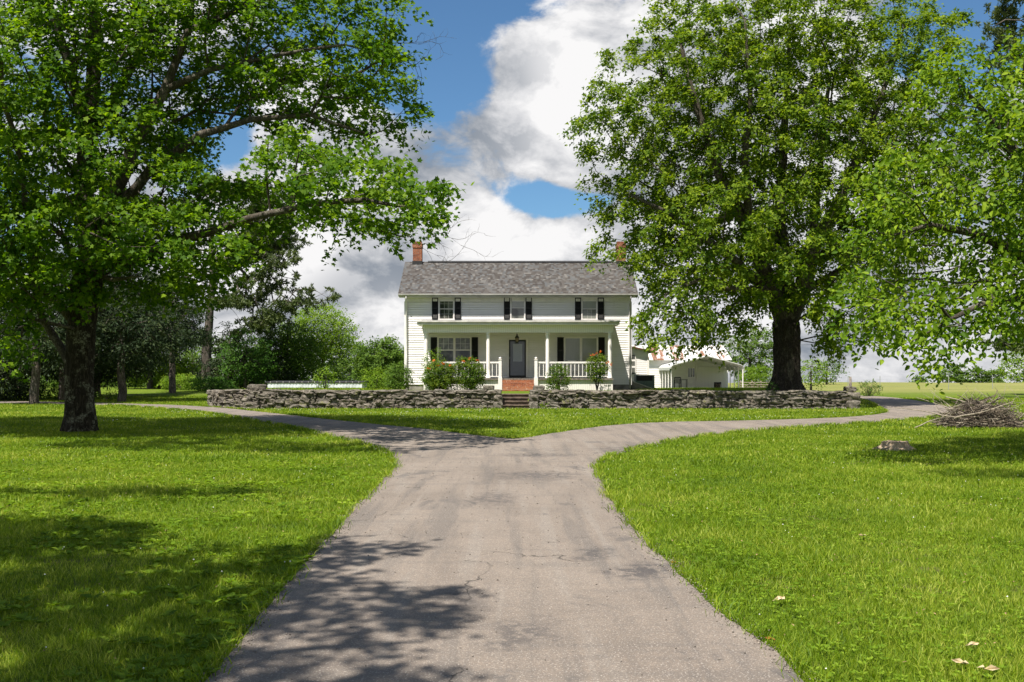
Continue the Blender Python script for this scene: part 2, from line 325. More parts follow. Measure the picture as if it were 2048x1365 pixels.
class MB:
    def __init__(s): s.v = []; s.f = []; s.mi = []; s.sm = []; s.cur = 0
    def add(s, vs, fs, smooth=False):
        b = len(s.v); s.v += [tuple(x) for x in vs]; s.f += [tuple(b + i for i in f) for f in fs]; s.mi += [s.cur] * len(fs); s.sm += [smooth] * len(fs)
    def box(s, x0, x1, y0, y1, z0, z1, rot=None, c=None):
        vs = [Vector((x, y, z)) for x in (x0, x1) for y in (y0, y1) for z in (z0, z1)]
        if rot is not None:
            c = Vector(c if c is not None else ((x0 + x1) / 2, (y0 + y1) / 2, (z0 + z1) / 2)); vs = [c + rot @ (q - c) for q in vs]
        s.add(vs, [(0, 1, 3, 2), (4, 6, 7, 5), (0, 4, 5, 1), (2, 3, 7, 6), (0, 2, 6, 4), (1, 5, 7, 3)])
    def tube(s, pts, rad, n=8, cap=True, smooth=True):
        pts = [Vector(p) for p in pts]; rad = rad if isinstance(rad, (list, tuple)) else [rad] * len(pts)
        vs = []; up = None
        for i, p in enumerate(pts):
            d = (pts[min(i + 1, len(pts) - 1)] - pts[max(i - 1, 0)]).normalized()
            if up is None: up = d.orthogonal().normalized()
            a = (up - d * up.dot(d)); a = a.normalized() if a.length > 1e-6 else d.orthogonal().normalized(); up = a; b = d.cross(a)
            for k in range(n):
                an = 2 * math.pi * k / n; vs.append(p + (a * math.cos(an) + b * math.sin(an)) * rad[i])
        fs = [(i * n + k, i * n + (k + 1) % n, (i + 1) * n + (k + 1) % n, (i + 1) * n + k) for i in range(len(pts) - 1) for k in range(n)]
        if cap: fs += [tuple(range(n - 1, -1, -1)), tuple((len(pts) - 1) * n + k for k in range(n))]
        s.add(vs, fs, smooth)
    def lathe(s, c, prof, n=16):
        vs = []; c = Vector(c)
        for r, z in prof:
            for k in range(n): a = 2 * math.pi * k / n; vs.append(c + Vector((r * math.cos(a), r * math.sin(a), z)))
        fs = [(i * n + k, i * n + (k + 1) % n, (i + 1) * n + (k + 1) % n, (i + 1) * n + k) for i in range(len(prof) - 1) for k in range(n)]
        fs += [tuple(range(n - 1, -1, -1)), tuple((len(prof) - 1) * n + k for k in range(n))]; s.add(vs, fs, True)
    def poly(s, pts): s.add(pts, [tuple(range(len(pts)))])
    def prism(s, pts2, axis, a, b):
        """pts2 outline in the plane normal to axis ('x': (y,z), 'y': (x,z))"""
        mk = (lambda p, q: (q, p[0], p[1])) if axis == 'x' else (lambda p, q: (p[0], q, p[1]))
        n = len(pts2); vs = [mk(p, a) for p in pts2] + [mk(p, b) for p in pts2]
        s.add(vs, [tuple(range(n)), tuple(range(2 * n - 1, n - 1, -1))] + [(i, n + i, n + (i + 1) % n, (i + 1) % n) for i in range(n)])
    def build(s, name, material, parent=None, label=None):
        me = bpy.data.meshes.new(name); me.from_pydata(s.v, [], s.f); me.polygons.foreach_set('material_index', s.mi); me.polygons.foreach_set('use_smooth', s.sm)
        bm = bmesh.new(); bm.from_mesh(me); bmesh.ops.recalc_face_normals(bm, faces=bm.faces); bm.to_mesh(me); bm.free(); me.update()
        o = link(name, me, parent, material)
        if label: o['label'] = label
        return o
def at(x, y, Y): return Vector(((x - CX) * Y / F, Y, CH + (HY - y) * Y / F))
def gp(x, y): Y = CH * F / (y - HY); return ((x - CX) * Y / F, Y)
def sm(x): x = np.clip(x, 0, 1); return x * x * (3 - 2 * x)

# ------------------------------------------------------------------ terrain
def T(x, y):
    x = np.asarray(x, float); y = np.asarray(y, float)
    xl = np.interp(y, [43.7, 46.5, 53, 100], [-11.9, -13.6, -15.8, -17])
    wf = .3 + 7 * sm((x - 15.2) / 1.5)
    ter = sm((y - 44.25) / wf) * sm((x - xl) / (.4 + .25 * np.clip(y - 53, 0, 30))) * sm((20 - x) / 5.5)
    # cut for the stone steps
    ter = ter * (1 - (np.abs(x - .155) < .62) * (1 - sm((y - 45.4) / .3)))
    z = .65 * ter * (1 - .54 * sm((y - 56) / 22))
    z = z + .33 * sm((y - 54) / 20) * sm((-x - 13) / 6)
    z = z + .22 * sm((y - 78) / 50) * sm((x - 14) / 12)
    z = z + .06 * (np.sin(x * .21 + 1) * np.sin(y * .13)) * sm((y - 76) / 20)
    d = np.clip(y - 132, 0, None); z = z - .0016 * d ** 1.9 * (d < 400) - .0016 * 400 ** 1.9 * (d >= 400) * 1.0
    return z
def tz(x, y): return float(T(x, y))
def axis(parts):
    o = []
    for a, b, st in parts: o += list(np.arange(a, b, st))
    return np.array(o + [parts[-1][1]])
xs = axis([(-900, -200, 70), (-200, -40, 8), (-40, -18, 1), (-18, 21, .2), (21, 45, 1), (45, 205, 8), (205, 905, 70)])
ys = axis([(-60, -8, 4), (-8, 42, 1), (42, 56, .2), (56, 80, .8), (80, 200, 2.5), (200, 900, 25)])
gx, gy = np.meshgrid(xs, ys); gz = T(gx, gy)
V = np.stack([gx, gy, gz], -1).reshape(-1, 3); nx = len(xs); ny = len(ys)
ii = (np.arange(ny - 1)[:, None] * nx + np.arange(nx - 1)[None]).ravel()
tag(link('ground', np_mesh('ground', V, np.stack([ii, ii + 1, ii + nx + 1, ii + nx], 1), True), None, 'ground_turf'), kind='structure')

# ------------------------------------------------------------------ driveway
L_edge = [(-1.62, -8), (-1.6, 2), (-1.57, 5.14), gp(505, 1262), gp(640, 1092), gp(722, 1010), gp(775, 955), gp(792, 933), gp(790, 918), gp(765, 903), gp(715, 885), gp(640, 868), gp(560, 851), gp(450, 832), gp(380, 823), gp(300, 816), gp(215, 811), (-22, 49.8), (-32, 53), (-45, 55)]
LU = [(-45, 58), (-32, 56.2), (-22.5, 52.6), gp(290, 809.5), gp(350, 811), gp(450, 817), gp(560, 829), gp(700, 845), gp(850, 859), gp(960, 873), gp(1024, 881)]
RU = [gp(1060, 876), gp(1100, 869), gp(1200, 854), gp(1300, 846), gp(1500, 842.5), gp(1650, 838), gp(1730, 833), gp(1768, 828), gp(1772, 822), gp(1750, 814), gp(1722, 804), gp(1690, 797), (20.2, 66), (16, 71)]
RL = [(17, 75.5), (22, 71), gp(1720, 791.5), gp(1780, 795), gp(1840, 803), gp(1885, 811), gp(1915, 819), gp(1920, 826), gp(1890, 833), gp(1800, 842.5), gp(1650, 852), gp(1500, 863), gp(1400, 873), gp(1320, 888), gp(1255, 903), gp(1215, 916), gp(1193, 929), gp(1190, 940), gp(1215, 1000), gp(1285, 1090), gp(1410, 1200), (1.50, 5.14), (1.6, 2), (1.7, -8)]
RP = L_edge + LU + RU + RL
# roughen the outline a little
def rough(poly, step=.09, amp=.035):
    o = []
    for i in range(len(poly)):
        a = np.array(poly[i]); b = np.array(poly[(i + 1) % len(poly)]); n = max(1, int(np.linalg.norm(b - a) / step))
        for k in range(n):
            p = a + (b - a) * k / n; q = mnoise.noise_vector(Vector((p[0] * 1.3, p[1] * 1.3, 3)))
            q = q + mnoise.noise_vector(Vector((p[0] * 7, p[1] * 7, 9))) * .35
            o.append((p[0] + q.x * amp * 1.5, p[1] + q.y * amp * 1.5))
    return o
def chaikin(p):
    o = []
    for i in range(len(p)):
        a = np.array(p[i]); b = np.array(p[(i + 1) % len(p)]); o += [tuple(a * .75 + b * .25), tuple(a * .25 + b * .75)]
    return o
RPs = rough(chaikin(RP))
mb = MB(); zr = .022
tris = tessellate_polygon([[Vector((x, y, 0)) for x, y in RPs]])
n = len(RPs); mb.add([(x, y, zr + float(T(x, y))) for x, y in RPs], [tuple(tr) for tr in tris])
mb.add([(x, y, zr + float(T(x, y))) for x, y in RPs] + [(x, y, -.1) for x, y in RPs], [(i, (i + 1) % n, n + (i + 1) % n, n + i) for i in range(n)])
tag(mb.build('driveway', 'asphalt'), kind='structure')
RA = np.array(RPs)
def in_poly(px, py, P=RA):
    ins = np.zeros(len(px), bool); j = len(P) - 1
    for i in range(len(P)):
        xi, yi = P[i]; xj, yj = P[j]
        c = ((yi > py) != (yj > py)) & (px < (xj - xi) * (py - yi) / (yj - yi + 1e-12) + xi); ins ^= c; j = i
    return ins

# ------------------------------------------------------------------ lawn blades (uncountable: stuff)
def scatter(y0, y1, dens, margin=1.5, shrink=0.0):
    """uniform points on the lawn inside a wedge a little wider than the view"""
    n = int(dens * (y1 - y0) * (y1 * 1.12 + 2 * margin)); y = RNG.uniform(y0, y1, n); hw = y1 * .56 + margin; x = RNG.uniform(-hw, hw, n)
    k = np.abs(x) < y * .54 + margin; x = x[k]; y = y[k]
    k = ~in_poly(x, y)
    k &= ~((x > -6.2) & (x < 6.9) & (y > 50) & (y < 61)); k &= ~((y > 43.6) & (y < 44.5) & (x > -12) & (x < 15.4)); k &= ~((np.abs(x - .155) < .7) & (y > 43.5) & (y < 50))
    k &= ~((x > 10.5) & (x < 18) & (y > 73) & (y < 90))
    return x[k], y[k]
bv = []; bf = []; nb = 0
for (y0, y1, dens, hgt, wid) in ((3.6, 7, 5200, .060, .0042), (7, 11, 3000, .062, .0055), (11, 17, 1500, .065, .008), (17, 27, 620, .068, .013), (27, 42, 260, .072, .021), (42, 62, 110, .075, .03)):
    x, y = scatter(y0, y1, dens); n = len(x)
    tall = 0.75 + .9 * np.clip(np.array([0.0]), 0, 1)
    cl = (np.sin(x * 1.7 + np.sin(y * 1.3) * 2) * np.sin(y * 1.1 + np.cos(x * .9) * 2)) * .5 + .5
    h = hgt * .82 * RNG.uniform(.3, 1.25, n) * (.65 + .7 * cl); a = RNG.uniform(0, 2 * np.pi, n); lean = RNG.uniform(.2, 1.3, n) * h; la = RNG.uniform(0, 2 * np.pi, n)
    w_ = wid * RNG.uniform(.6, 1.3, n); z = T(x, y)
    b0 = np.stack([x - np.cos(a) * w_ / 2, y - np.sin(a) * w_ / 2, z - .004], 1); b1 = np.stack([x + np.cos(a) * w_ / 2, y + np.sin(a) * w_ / 2, z - .004], 1)
    mx_ = x + np.cos(la) * lean * .35; my_ = y + np.sin(la) * lean * .35
    m0 = np.stack([mx_ - np.cos(a) * w_ * .42, my_ - np.sin(a) * w_ * .42, z + h * .6], 1); m1 = np.stack([mx_ + np.cos(a) * w_ * .42, my_ + np.sin(a) * w_ * .42, z + h * .6], 1)
    tp = np.stack([x + np.cos(la) * lean, y + np.sin(la) * lean, z + h], 1)
    bv.append(np.stack([b0, b1, m1, m0, tp], 1).reshape(-1, 3)); k = nb + np.arange(n) * 5; nb += 5 * n
    bf.append((np.stack([k, k + 1, k + 2, k + 3], 1), np.stack([k + 3, k + 2, k + 4], 1)))
# taller unmown blades hanging over the asphalt edge
ep = RA[(RA[:, 1] > 3.5) & (RA[:, 1] < 48)]; rep = 26
e = np.repeat(ep, rep, 0) + RNG.normal(size=(len(ep) * rep, 2)) * .05; k = ~in_poly(e[:, 0], e[:, 1]) | (RNG.uniform(size=len(e)) < .22); e = e[k]
patchy = np.sin(e[:, 0] * 2.3 + e[:, 1] * 1.9) + np.sin(e[:, 1] * 5.1) + RNG.normal(size=len(e)) * .5; e = e[patchy > -.5]
x, y = e[:, 0], e[:, 1]; n = len(x); h = RNG.uniform(.03, .12, n); a = RNG.uniform(0, 2 * np.pi, n); la = RNG.uniform(0, 2 * np.pi, n); w_ = np.interp(y, [4, 45], [.005, .022]) * RNG.uniform(.6, 1.3, n); lean = h * RNG.uniform(.3, 1.4, n); z = T(x, y) + .01
b0 = np.stack([x - np.cos(a) * w_ / 2, y - np.sin(a) * w_ / 2, z], 1); b1 = np.stack([x + np.cos(a) * w_ / 2, y + np.sin(a) * w_ / 2, z], 1); m0 = b0 + np.stack([np.cos(la) * lean * .35, np.sin(la) * lean * .35, h * .6], 1); m1 = b1 + np.stack([np.cos(la) * lean * .35, np.sin(la) * lean * .35, h * .6], 1)
tp = np.stack([x + np.cos(la) * lean, y + np.sin(la) * lean, z + h], 1); bv.append(np.stack([b0, b1, m1, m0, tp], 1).reshape(-1, 3)); k = nb + np.arange(n) * 5; nb += 5 * n; bf.append((np.stack([k, k + 1, k + 2, k + 3], 1), np.stack([k + 3, k + 2, k + 4], 1)))
# crumbled grit along the edges and loose on the lane
ep = RA[(RA[:, 1] > 4) & (RA[:, 1] < 24)]; g1 = np.repeat(ep, 14, 0) + RNG.normal(size=(len(ep) * 14, 2)) * .045
g2 = np.stack([RNG.uniform(-2, 2, 900), RNG.uniform(4.5, 20, 900)], 1); g2 = g2[in_poly(g2[:, 0], g2[:, 1])]; gg_ = np.concatenate([g1, g2]); n = len(gg_); r_ = RNG.uniform(.002, .008, n) * np.interp(gg_[:, 1], [4, 24], [1, 1.8])
oc = np.array([(1, 0, 0), (0, 1, 0), (-1, 0, 0), (0, -1, 0), (0, 0, .8), (0, 0, -.8)]); gvv = np.concatenate([gg_, np.full((n, 1), .026)], 1)[:, None] + oc[None] * r_[:, None, None] * RNG.uniform(.6, 1.3, (n, 6, 1))
k = (np.arange(n) * 6)[:, None]; tag(link('grit', np_mesh('grit', gvv.reshape(-1, 3), [k + np.array(f)[None] for f in ((0, 1, 4), (1, 2, 4), (2, 3, 4), (3, 0, 4), (1, 0, 5), (2, 1, 5), (3, 2, 5), (0, 3, 5))]), None, 'grit_stone'), 'loose grit and crumbled asphalt along the lane edges', 'grit', kind='stuff')
me = np_mesh('lawn_grass', np.concatenate(bv), [q[0] for q in bf] + [q[1] for q in bf])
tag(link('lawn_grass', me, None, 'grass_blade'), 'bright green mown lawn grass on both sides of the asphalt driveway', 'grass', kind='stuff')

# ------------------------------------------------------------------ generic leaf cloud
LEAF = {
 'maple': ([(0, 0, 0), (.02, .42, .03), (.22, .30, .04), (.55, .55, .0), (.55, .22, .05), (1, 0, -.08), (.55, -.22, .05), (.55, -.55, .0), (.22, -.30, .04), (.02, -.42, .03)], [(0, 1, 2, 3, 4, 5), (0, 5, 6, 7, 8, 9)]),
 'star': ([(0, 0, 0), (.15, .42, .02), (.45, .2, .05), (1, 0, -.08), (.45, -.2, .05), (.15, -.42, .02)], [(0, 1, 2, 3), (0, 3, 4, 5)]),
 'oval': ([(0, 0, 0), (.28, .26, .06), (.65, .22, .05), (1, 0, -.12), (.65, -.22, .05), (.28, -.26, .06)], [(0, 1, 2, 3), (0, 3, 4, 5)]),
 'rhomb': ([(0, 0, 0), (.45, .3, .06), (1, 0, -.05), (.45, -.3, .06)], [(0, 1, 2), (0, 2, 3)]),
 'needle': ([(0, .03, 0), (1, 0, 0), (0, -.03, 0)], [(0, 1, 2)]),
 'scale': ([(0, 0, 0), (.4, .15, .03), (1, 0, 0), (.4, -.15, .03)], [(0, 1, 2, 3)]),
}
def norm(a): return a / (np.linalg.norm(a, axis=1, keepdims=True) + 1e-9)
def leaf_mesh(name, pos, nrm, dr, size, shape):
    tv, tf = LEAF[shape]; tv = np.array(tv); nrm = norm(nrm); dr = norm(dr - nrm * (dr * nrm).sum(1, keepdims=True)); sd_ = np.cross(nrm, dr)
    n = len(pos); size = size[:, None, None]
    V = pos[:, None] + size * (tv[None, :, 0:1] * dr[:, None] + tv[None, :, 1:2] * sd_[:, None] + tv[None, :, 2:3] * nrm[:, None])
    k = (np.arange(n) * len(tv))[:, None]; return np_mesh(name, V.reshape(-1, 3), [k + np.array(f)[None] for f in tf])

# ------------------------------------------------------------------ trees
def sample_blobs(blobs, spacing, inner=.3, tries=60000, zmin=None, gap=None, holes=True):
    B = np.array([list(b[0]) + list(b[1]) for b in blobs]); vol = B[:, 3] * B[:, 4] * B[:, 5]; pick = RNG.choice(len(B), tries, p=vol / vol.sum())
    u = norm(RNG.normal(size=(tries, 3))) * RNG.uniform(0, 1, (tries, 1)) ** (1 / 3); P = B[pick, :3] + u * B[pick, 3:]
    q = np.min([(((P - b[:3]) / b[3:]) ** 2).sum(1) ** .5 for b in B], axis=0)
    keep = (q > .62) | (RNG.uniform(size=tries) < inner)
    if zmin is not None: keep &= P[:, 2] > zmin
    if gap is not None: keep &= gap(P)
    # natural gaps
    g = np.sin(P[:, 0] * 1.1 + 1.3 * np.sin(P[:, 2] * .9)) * np.sin(P[:, 1] * .9 + P[:, 2] * .5) * np.sin(P[:, 2] * 1.3 + P[:, 0] * .4); keep &= (g > -.30) | (not holes)
    P = P[keep]; cells = {}; out = []
    for p in P:
        c = tuple((p // spacing).astype(int)); ok = True
        for dx in (-1, 0, 1):
            for dy in (-1, 0, 1):
                for dz in (-1, 0, 1):
                    for r in cells.get((c[0] + dx, c[1] + dy, c[2] + dz), ()):
                        if (r[0] - p[0]) ** 2 + (r[1] - p[1]) ** 2 + (r[2] - p[2]) ** 2 < spacing * spacing: ok = False; break
                    if not ok: break
                if not ok: break
            if not ok: break
        if ok: cells.setdefault(c, []).append(p); out.append(p)
    return np.array(out)

def grow_wood(limbs, targets, step=.8, tip=.012, expo=2.3, wig=.12, alpha=.35):
    """limbs: list of (points, radii, attach_index or None); greedy joining of leaf clusters to the wood"""
    N = []; P = []; R = []; PL = []
    def addn(p, par, r): N.append(np.array(p, float)); P.append(par); R.append(r); PL.append(0 if par < 0 else PL[par] + float(np.linalg.norm(N[-1] - N[par]))); return len(N) - 1
    ids = []
    for pts, rad, att in limbs:
        cur = -1
        if att is not None: cur = ids[att[0]][att[1]]
        my = []
        for i, p in enumerate(pts):
            if i == 0 and att is not None: my.append(cur); continue
            if i > 0 or att is not None:
                a = N[cur]; L = np.linalg.norm(np.array(p) - a); k = max(1, int(L / .6)); ra = R[cur] if i > 0 and not (i == 1 and att is not None) else rad[max(i - 1, 0)]
                for q in range(1, k):
                    f_ = q / k; cur = addn(a + (np.array(p) - a) * f_ + RNG.normal(size=3) * .05 * L * (1 if k > 2 else .3) / k, cur, ra + (rad[i] - ra) * f_)
            cur = addn(p, cur, rad[i]); my.append(cur)
        ids.append(my)
    n0 = len(N)
    cap = n0 + len(targets) * 12 + 10; A = np.zeros((cap, 3)); A[:n0] = N; pl = np.zeros(cap); pl[:n0] = PL
    # never attach to the lowest trunk
    low = np.array([1e9 if R[i] > .0 and i < ids[0][-1] * .55 else 0 for i in range(n0)]); pen = np.zeros(cap); pen[:n0] = low
    base = A[ids[0][-1]]; order = np.argsort(np.linalg.norm(targets - base, axis=1))
    tips = []
    for oi in order:
        t_ = targets[oi]; n = len(N); d = np.linalg.norm(A[:n] - t_, axis=1); j = int(np.argmin(d + alpha * pl[:n] + pen[:n])); L = d[j]; k = max(1, int(L / step)); cur = j; a = A[j].copy()
        w0 = RNG.normal(size=3) * wig * L
        for q in range(1, k + 1):
            f_ = q / k; p = a + (t_ - a) * f_ + w0 * math.sin(math.pi * f_) + (RNG.normal(size=3) * .04 * step if q < k else 0)
            p[2] += .06 * L * math.sin(math.pi * f_); cur = addn(p, cur, 0.0); A[len(N) - 1] = p; pl[len(N) - 1] = PL[-1]
        tips.append(cur)
    n = len(N); cnt = np.zeros(n)
    for i in tips: cnt[i] += 1
    for i in range(n - 1, -1, -1):
        if P[i] >= 0: cnt[P[i]] += cnt[i]
    rad = tip * np.maximum(cnt, .5) ** (1 / expo)
    # taper: hand radius wins where given
    rad = np.array([max(R[i], min(rad[i], 1e9 if R[i] == 0 else R[i])) if R[i] > 0 else rad[i] for i in range(n)])
    for i in range(n):
        if P[i] >= 0 and rad[i] > rad[P[i]] * .95: rad[i] = rad[P[i]] * .95
    kids = [[] for _ in range(n)]
    for i in range(n):
        if P[i] >= 0: kids[P[i]].append(i)
    return np.array(N), P, rad, kids, ids, tips

def wood_mesh(name, N, P, rad, kids, skip=None, minr=0.0):
    vs = []; fs3 = []; off = 0; skip = skip or set()
    n = len(N); used = np.zeros(n, bool)
    starts = [i for i in range(n) if P[i] < 0]; stack = [(-1, s) for s in starts]
    Vs = []; Fs = []
    while stack:
        par, s = stack.pop(); ch = [par] if par >= 0 else []
        cur = s
        while True:
            ch.append(cur); ks = kids[cur]
            if not ks: break
            b = max(ks, key=lambda k: rad[k])
            for k in ks:
                if k != b: stack.append((cur, k))
            cur = b
        if len(ch) < 2: continue
        pts = N[ch]; r = rad[ch].copy()
        if par >= 0: r[0] = min(r[0], r[1] * 1.25)
        r[-1] *= .4
        if r.max() < minr: continue
        ns = 4 if r.max() < .03 else (6 if r.max() < .1 else 12)
        d = np.zeros_like(pts); d[1:-1] = pts[2:] - pts[:-2]; d[0] = pts[1] - pts[0]; d[-1] = pts[-1] - pts[-2]; d = norm(d)
        up = np.array([1.0, 0.1, 0]) if abs(d[0][2]) > .7 else np.array([0, 0, 1.0]); a = up - d * (d @ up)[:, None]; a = norm(a); b_ = np.cross(d, a); an = np.arange(ns) * 2 * np.pi / ns
        ring = pts[:, None] + r[:, None, None] * (np.cos(an)[None, :, None] * a[:, None] + np.sin(an)[None, :, None] * b_[:, None])
        Vs.append(ring.reshape(-1, 3)); m_ = len(pts); i0 = off + (np.arange(m_ - 1)[:, None] * ns + np.arange(ns)[None]); i1 = off + (np.arange(m_ - 1)[:, None] * ns + (np.arange(ns)[None] + 1) % ns)
        Fs.append(np.stack([i0, i1, i1 + ns, i0 + ns], -1).reshape(-1, 4)); off += m_ * ns
    return np_mesh(name, np.concatenate(Vs), np.concatenate(Fs), True)

def trunk_mesh(name, pts, rad, seg=64, ring=.06, flare=1.45, ridge=.05, lobes=5, seed=0):
    """displaced, ridged trunk with root flare; pts/rad polyline from the ground up"""
    pts = np.array(pts, float); L = np.concatenate([[0], np.cumsum(np.linalg.norm(np.diff(pts, axis=0), axis=1))]); n = int(L[-1] / ring); s = np.linspace(0, L[-1], n)
    c = np.stack([np.interp(s, L, pts[:, k]) for k in range(3)], 1); r = np.interp(s, L, rad); an = np.arange(seg) * 2 * np.pi / seg
    V = np.zeros((n, seg, 3))
    for i in range(n):
        fl = (flare - 1) * math.exp(-s[i] / .45)
        for k in range(seg):
            a = an[k]; rr = r[i] * (1 + fl * (1 + .55 * math.cos(lobes * a + seed)) )
            q = mnoise.fractal(Vector((math.cos(a) * 2.2 + seed, math.sin(a) * 2.2, s[i] * .55)), 1.0, 2.0, 3); g = mnoise.noise(Vector((math.cos(a) * r[i] * 18, math.sin(a) * r[i] * 18 + seed, s[i] * 2.2)))
            rr *= 1 + .10 * q; rr += ridge * (abs(g) * 1.6 - .4)
            V[i, k] = c[i] + np.array([math.cos(a) * rr, math.sin(a) * rr, 0])
    i0 = (np.arange(n - 1)[:, None] * seg + np.arange(seg)[None]); i1 = (np.arange(n - 1)[:, None] * seg + (np.arange(seg)[None] + 1) % seg)
    return np_mesh(name, V.reshape(-1, 3), np.stack([i0, i1, i1 + seg, i0 + seg], -1).reshape(-1, 4), True)

def leaf_cloud(name, C, center, per, R, size, shape, droop=.3, flat=.55, upb=.9, sprays=6, jit=.16):
    """each cluster: a few twig sprays carrying leaves"""
    n = len(C); out = norm(C - center) ; sp = norm(out[:, None].repeat(sprays, 1).reshape(-1, 3) * .55 + norm(RNG.normal(size=(n * sprays, 3))) * np.array([1, 1, flat]))
    sp = sp.reshape(n, sprays, 3); per_s = max(1, per // sprays)
    t_ = RNG.uniform(.05, 1, (n, sprays, per_s, 1)) ** .8; RR = R * RNG.uniform(.6, 1.25, (n, sprays, 1, 1)) * RNG.uniform(.7, 1.25, (n, 1, 1, 1))
    pos = C[:, None, None] + sp[:, :, None] * t_ * RR + RNG.normal(size=(n, sprays, per_s, 3)) * jit * R * np.array([1, 1, .8])
    pos[..., 2:] -= droop * RR * t_ ** 2
    dr = sp[:, :, None] * .8 + RNG.normal(size=pos.shape) * .6 + np.array([0, 0, -droop * 1.2]); nr = RNG.normal(size=pos.shape) * .55 + np.array([0, 0, upb]) + out[:, None, None] * .25 + np.array([-.1, -.25, 0])
    pos = pos.reshape(-1, 3); sz = size * RNG.uniform(.6, 1.2, len(pos))
    return leaf_mesh(name, pos, nr.reshape(-1, 3), dr.reshape(-1, 3), sz, shape)

def make_tree(name, label, cat, base, limbs, blobs, spacing, per, R, size, shape, leafm, barkm, group=None, tip=.012, inner=.3, droop=.3, flat=.55, upb=.9, trunkargs=None, tries=60000, extra=None, gap=None, zmin=None, sprays=6, alpha=.35, expo=2.3, limbm='limb_bark', jit=.16, minr=0.0):
    root = empty(name, base, 0, label, cat, group)
    C = sample_blobs(blobs, spacing, inner, tries, zmin, gap, holes=base[1] < 60)
    N, P, rad, kids, ids, tips = grow_wood(limbs, C, tip=tip, alpha=alpha, expo=expo)
    tr = limbs[0]
    if trunkargs is not None:
        link('trunk', trunk_mesh('trunk', tr[0], tr[1], **trunkargs), root, barkm); link('branches', wood_mesh('branches', N, P, rad, kids, minr=minr), root, limbm)
    else: link('trunk', wood_mesh('trunk', N, P, rad, kids, minr=minr), root, barkm)
    cen = C.mean(0); cen[2] -= .15 * np.ptp(C[:, 2])
    link('crown', leaf_cloud('crown', C, cen, per, R, size, shape, droop, flat, upb, sprays, jit), root, leafm)
    if extra: extra(root, N, rad)
    return root
def BL(x, y, Y, rx, ry, rd):
    """blob from where it shows: centre at pixel (x,y) and depth Y, radii in px across/up and metres in depth"""
    c = at(x, y, Y); s = Y / F; return (tuple(c), (rx * s, rd, ry * s))

# --- left maple
yl = 26.5
def A(x, y, Y=yl): return tuple(at(x, y, Y))
def twigs_left(root, N, rad):
    def tw(p, d, r, n):
        pts = [Vector(p)]; d = Vector(d).normalized()
        for i in range(5):
            d = (d + Vector(RNG.normal(size=3)) * .22).normalized(); pts.append(pts[-1] + d * .10 * (n + .6))
            if n > 0 and i > 0:
                tw(pts[-1], d + Vector(RNG.normal(size=3)) * .8, r * .6, n - 1)
        globals()['mb'].tube(pts, [r * (1 - .16 * i) for i in range(6)], 4, False)
    for p, d, r in ((A(800, 120), (1, 0, -.25), .013), (A(775, 90), (1, .2, .3), .012), (A(805, 462, 22), (.9, 0, -.5), .009), (A(815, 450, 22), (1, 0, .2), .010)):
        mb = MB(); globals()['mb'] = mb; tw(p, d, r, 2); mb.build('dead_twig', 'limb_bark', root)
    for pp, rr in (([A(640, 180), A(720, 145), A(800, 100)], [.05, .04, .02]), ([A(700, 440, 22), A(760, 462, 22), A(812, 476, 22)], [.026, .02, .012])):
        mb = MB(); mb.tube(pp, rr, 6); mb.build('dead_twig', 'limb_bark', root)
trunkL = ([A(160, 862), A(158, 760), A(162, 660), A(170, 590), A(178, 545), A(180, 520)], [.37, .36, .345, .36, .36, .18], None)
limbsL = [trunkL,
 ([A(178, 545), A(172, 420), A(172, 280), A(188, 120), A(198, -60), A(205, -260)], [.28, .26, .22, .18, .12, .05], (0, 4)),      # 1 leader
 ([A(178, 545), A(215, 440, 26), A(262, 300, 25.5), A(330, 180, 25.5), A(378, 60, 25.5), A(380, -100, 25.5)], [.22, .18, .15, .12, .09, .05], (0, 4)), # 2
 ([A(172, 280), A(215, 225, 27), A(290, 90, 27.5), A(345, -20, 28)], [.15, .13, .1, .06], (1, 2)),     # 3
 ([A(172, 280), A(142, 140, 26), A(105, 30, 25.5), A(70, -80, 25)], [.16, .13, .10, .06], (1, 2)),  # 4
 ([A(178, 545), A(300, 505, 25.5), A(420, 465, 25), A(500, 437, 24.5), A(610, 410, 23), A(730, 400, 22), A(850, 420, 21.6)], [.17, .13, .11, .09, .07, .05, .025], (0, 4)), # 5 low right limb
 ([A(215, 440, 26), A(300, 340, 25.5), A(400, 270, 25), A(500, 240, 25), A(620, 230, 25), A(740, 270, 25)], [.15, .12, .1, .075, .05, .03], (2, 1)),   # 6
 ([A(162, 660), A(110, 600, 26.5), A(40, 550, 26), A(-60, 500, 26)], [.15, .11, .09, .05], (0, 2)),    # 7 low left limb
 ([A(160, 760), A(125, 700, 27), A(85, 640, 27.3), A(65, 560, 27.5), A(60, 420, 27.5)], [.15, .12, .10, .09, .05], (0, 1)),    # 8 leaning left stem
 ([A(378, 60, 25.5), A(480, 20, 25.5), A(590, -20, 26)], [.09, .07, .03], (2, 4)),  # 9
 ([A(330, 180, 25.5), A(420, 140, 25), A(560, 110, 25), A(690, 90, 25)], [.09, .07, .05, .03], (2, 3)),
 ([A(178, 545), A(225, 560, 25.2), A(282, 553, 25)], [.10, .06, .035], (0, 4)),
]
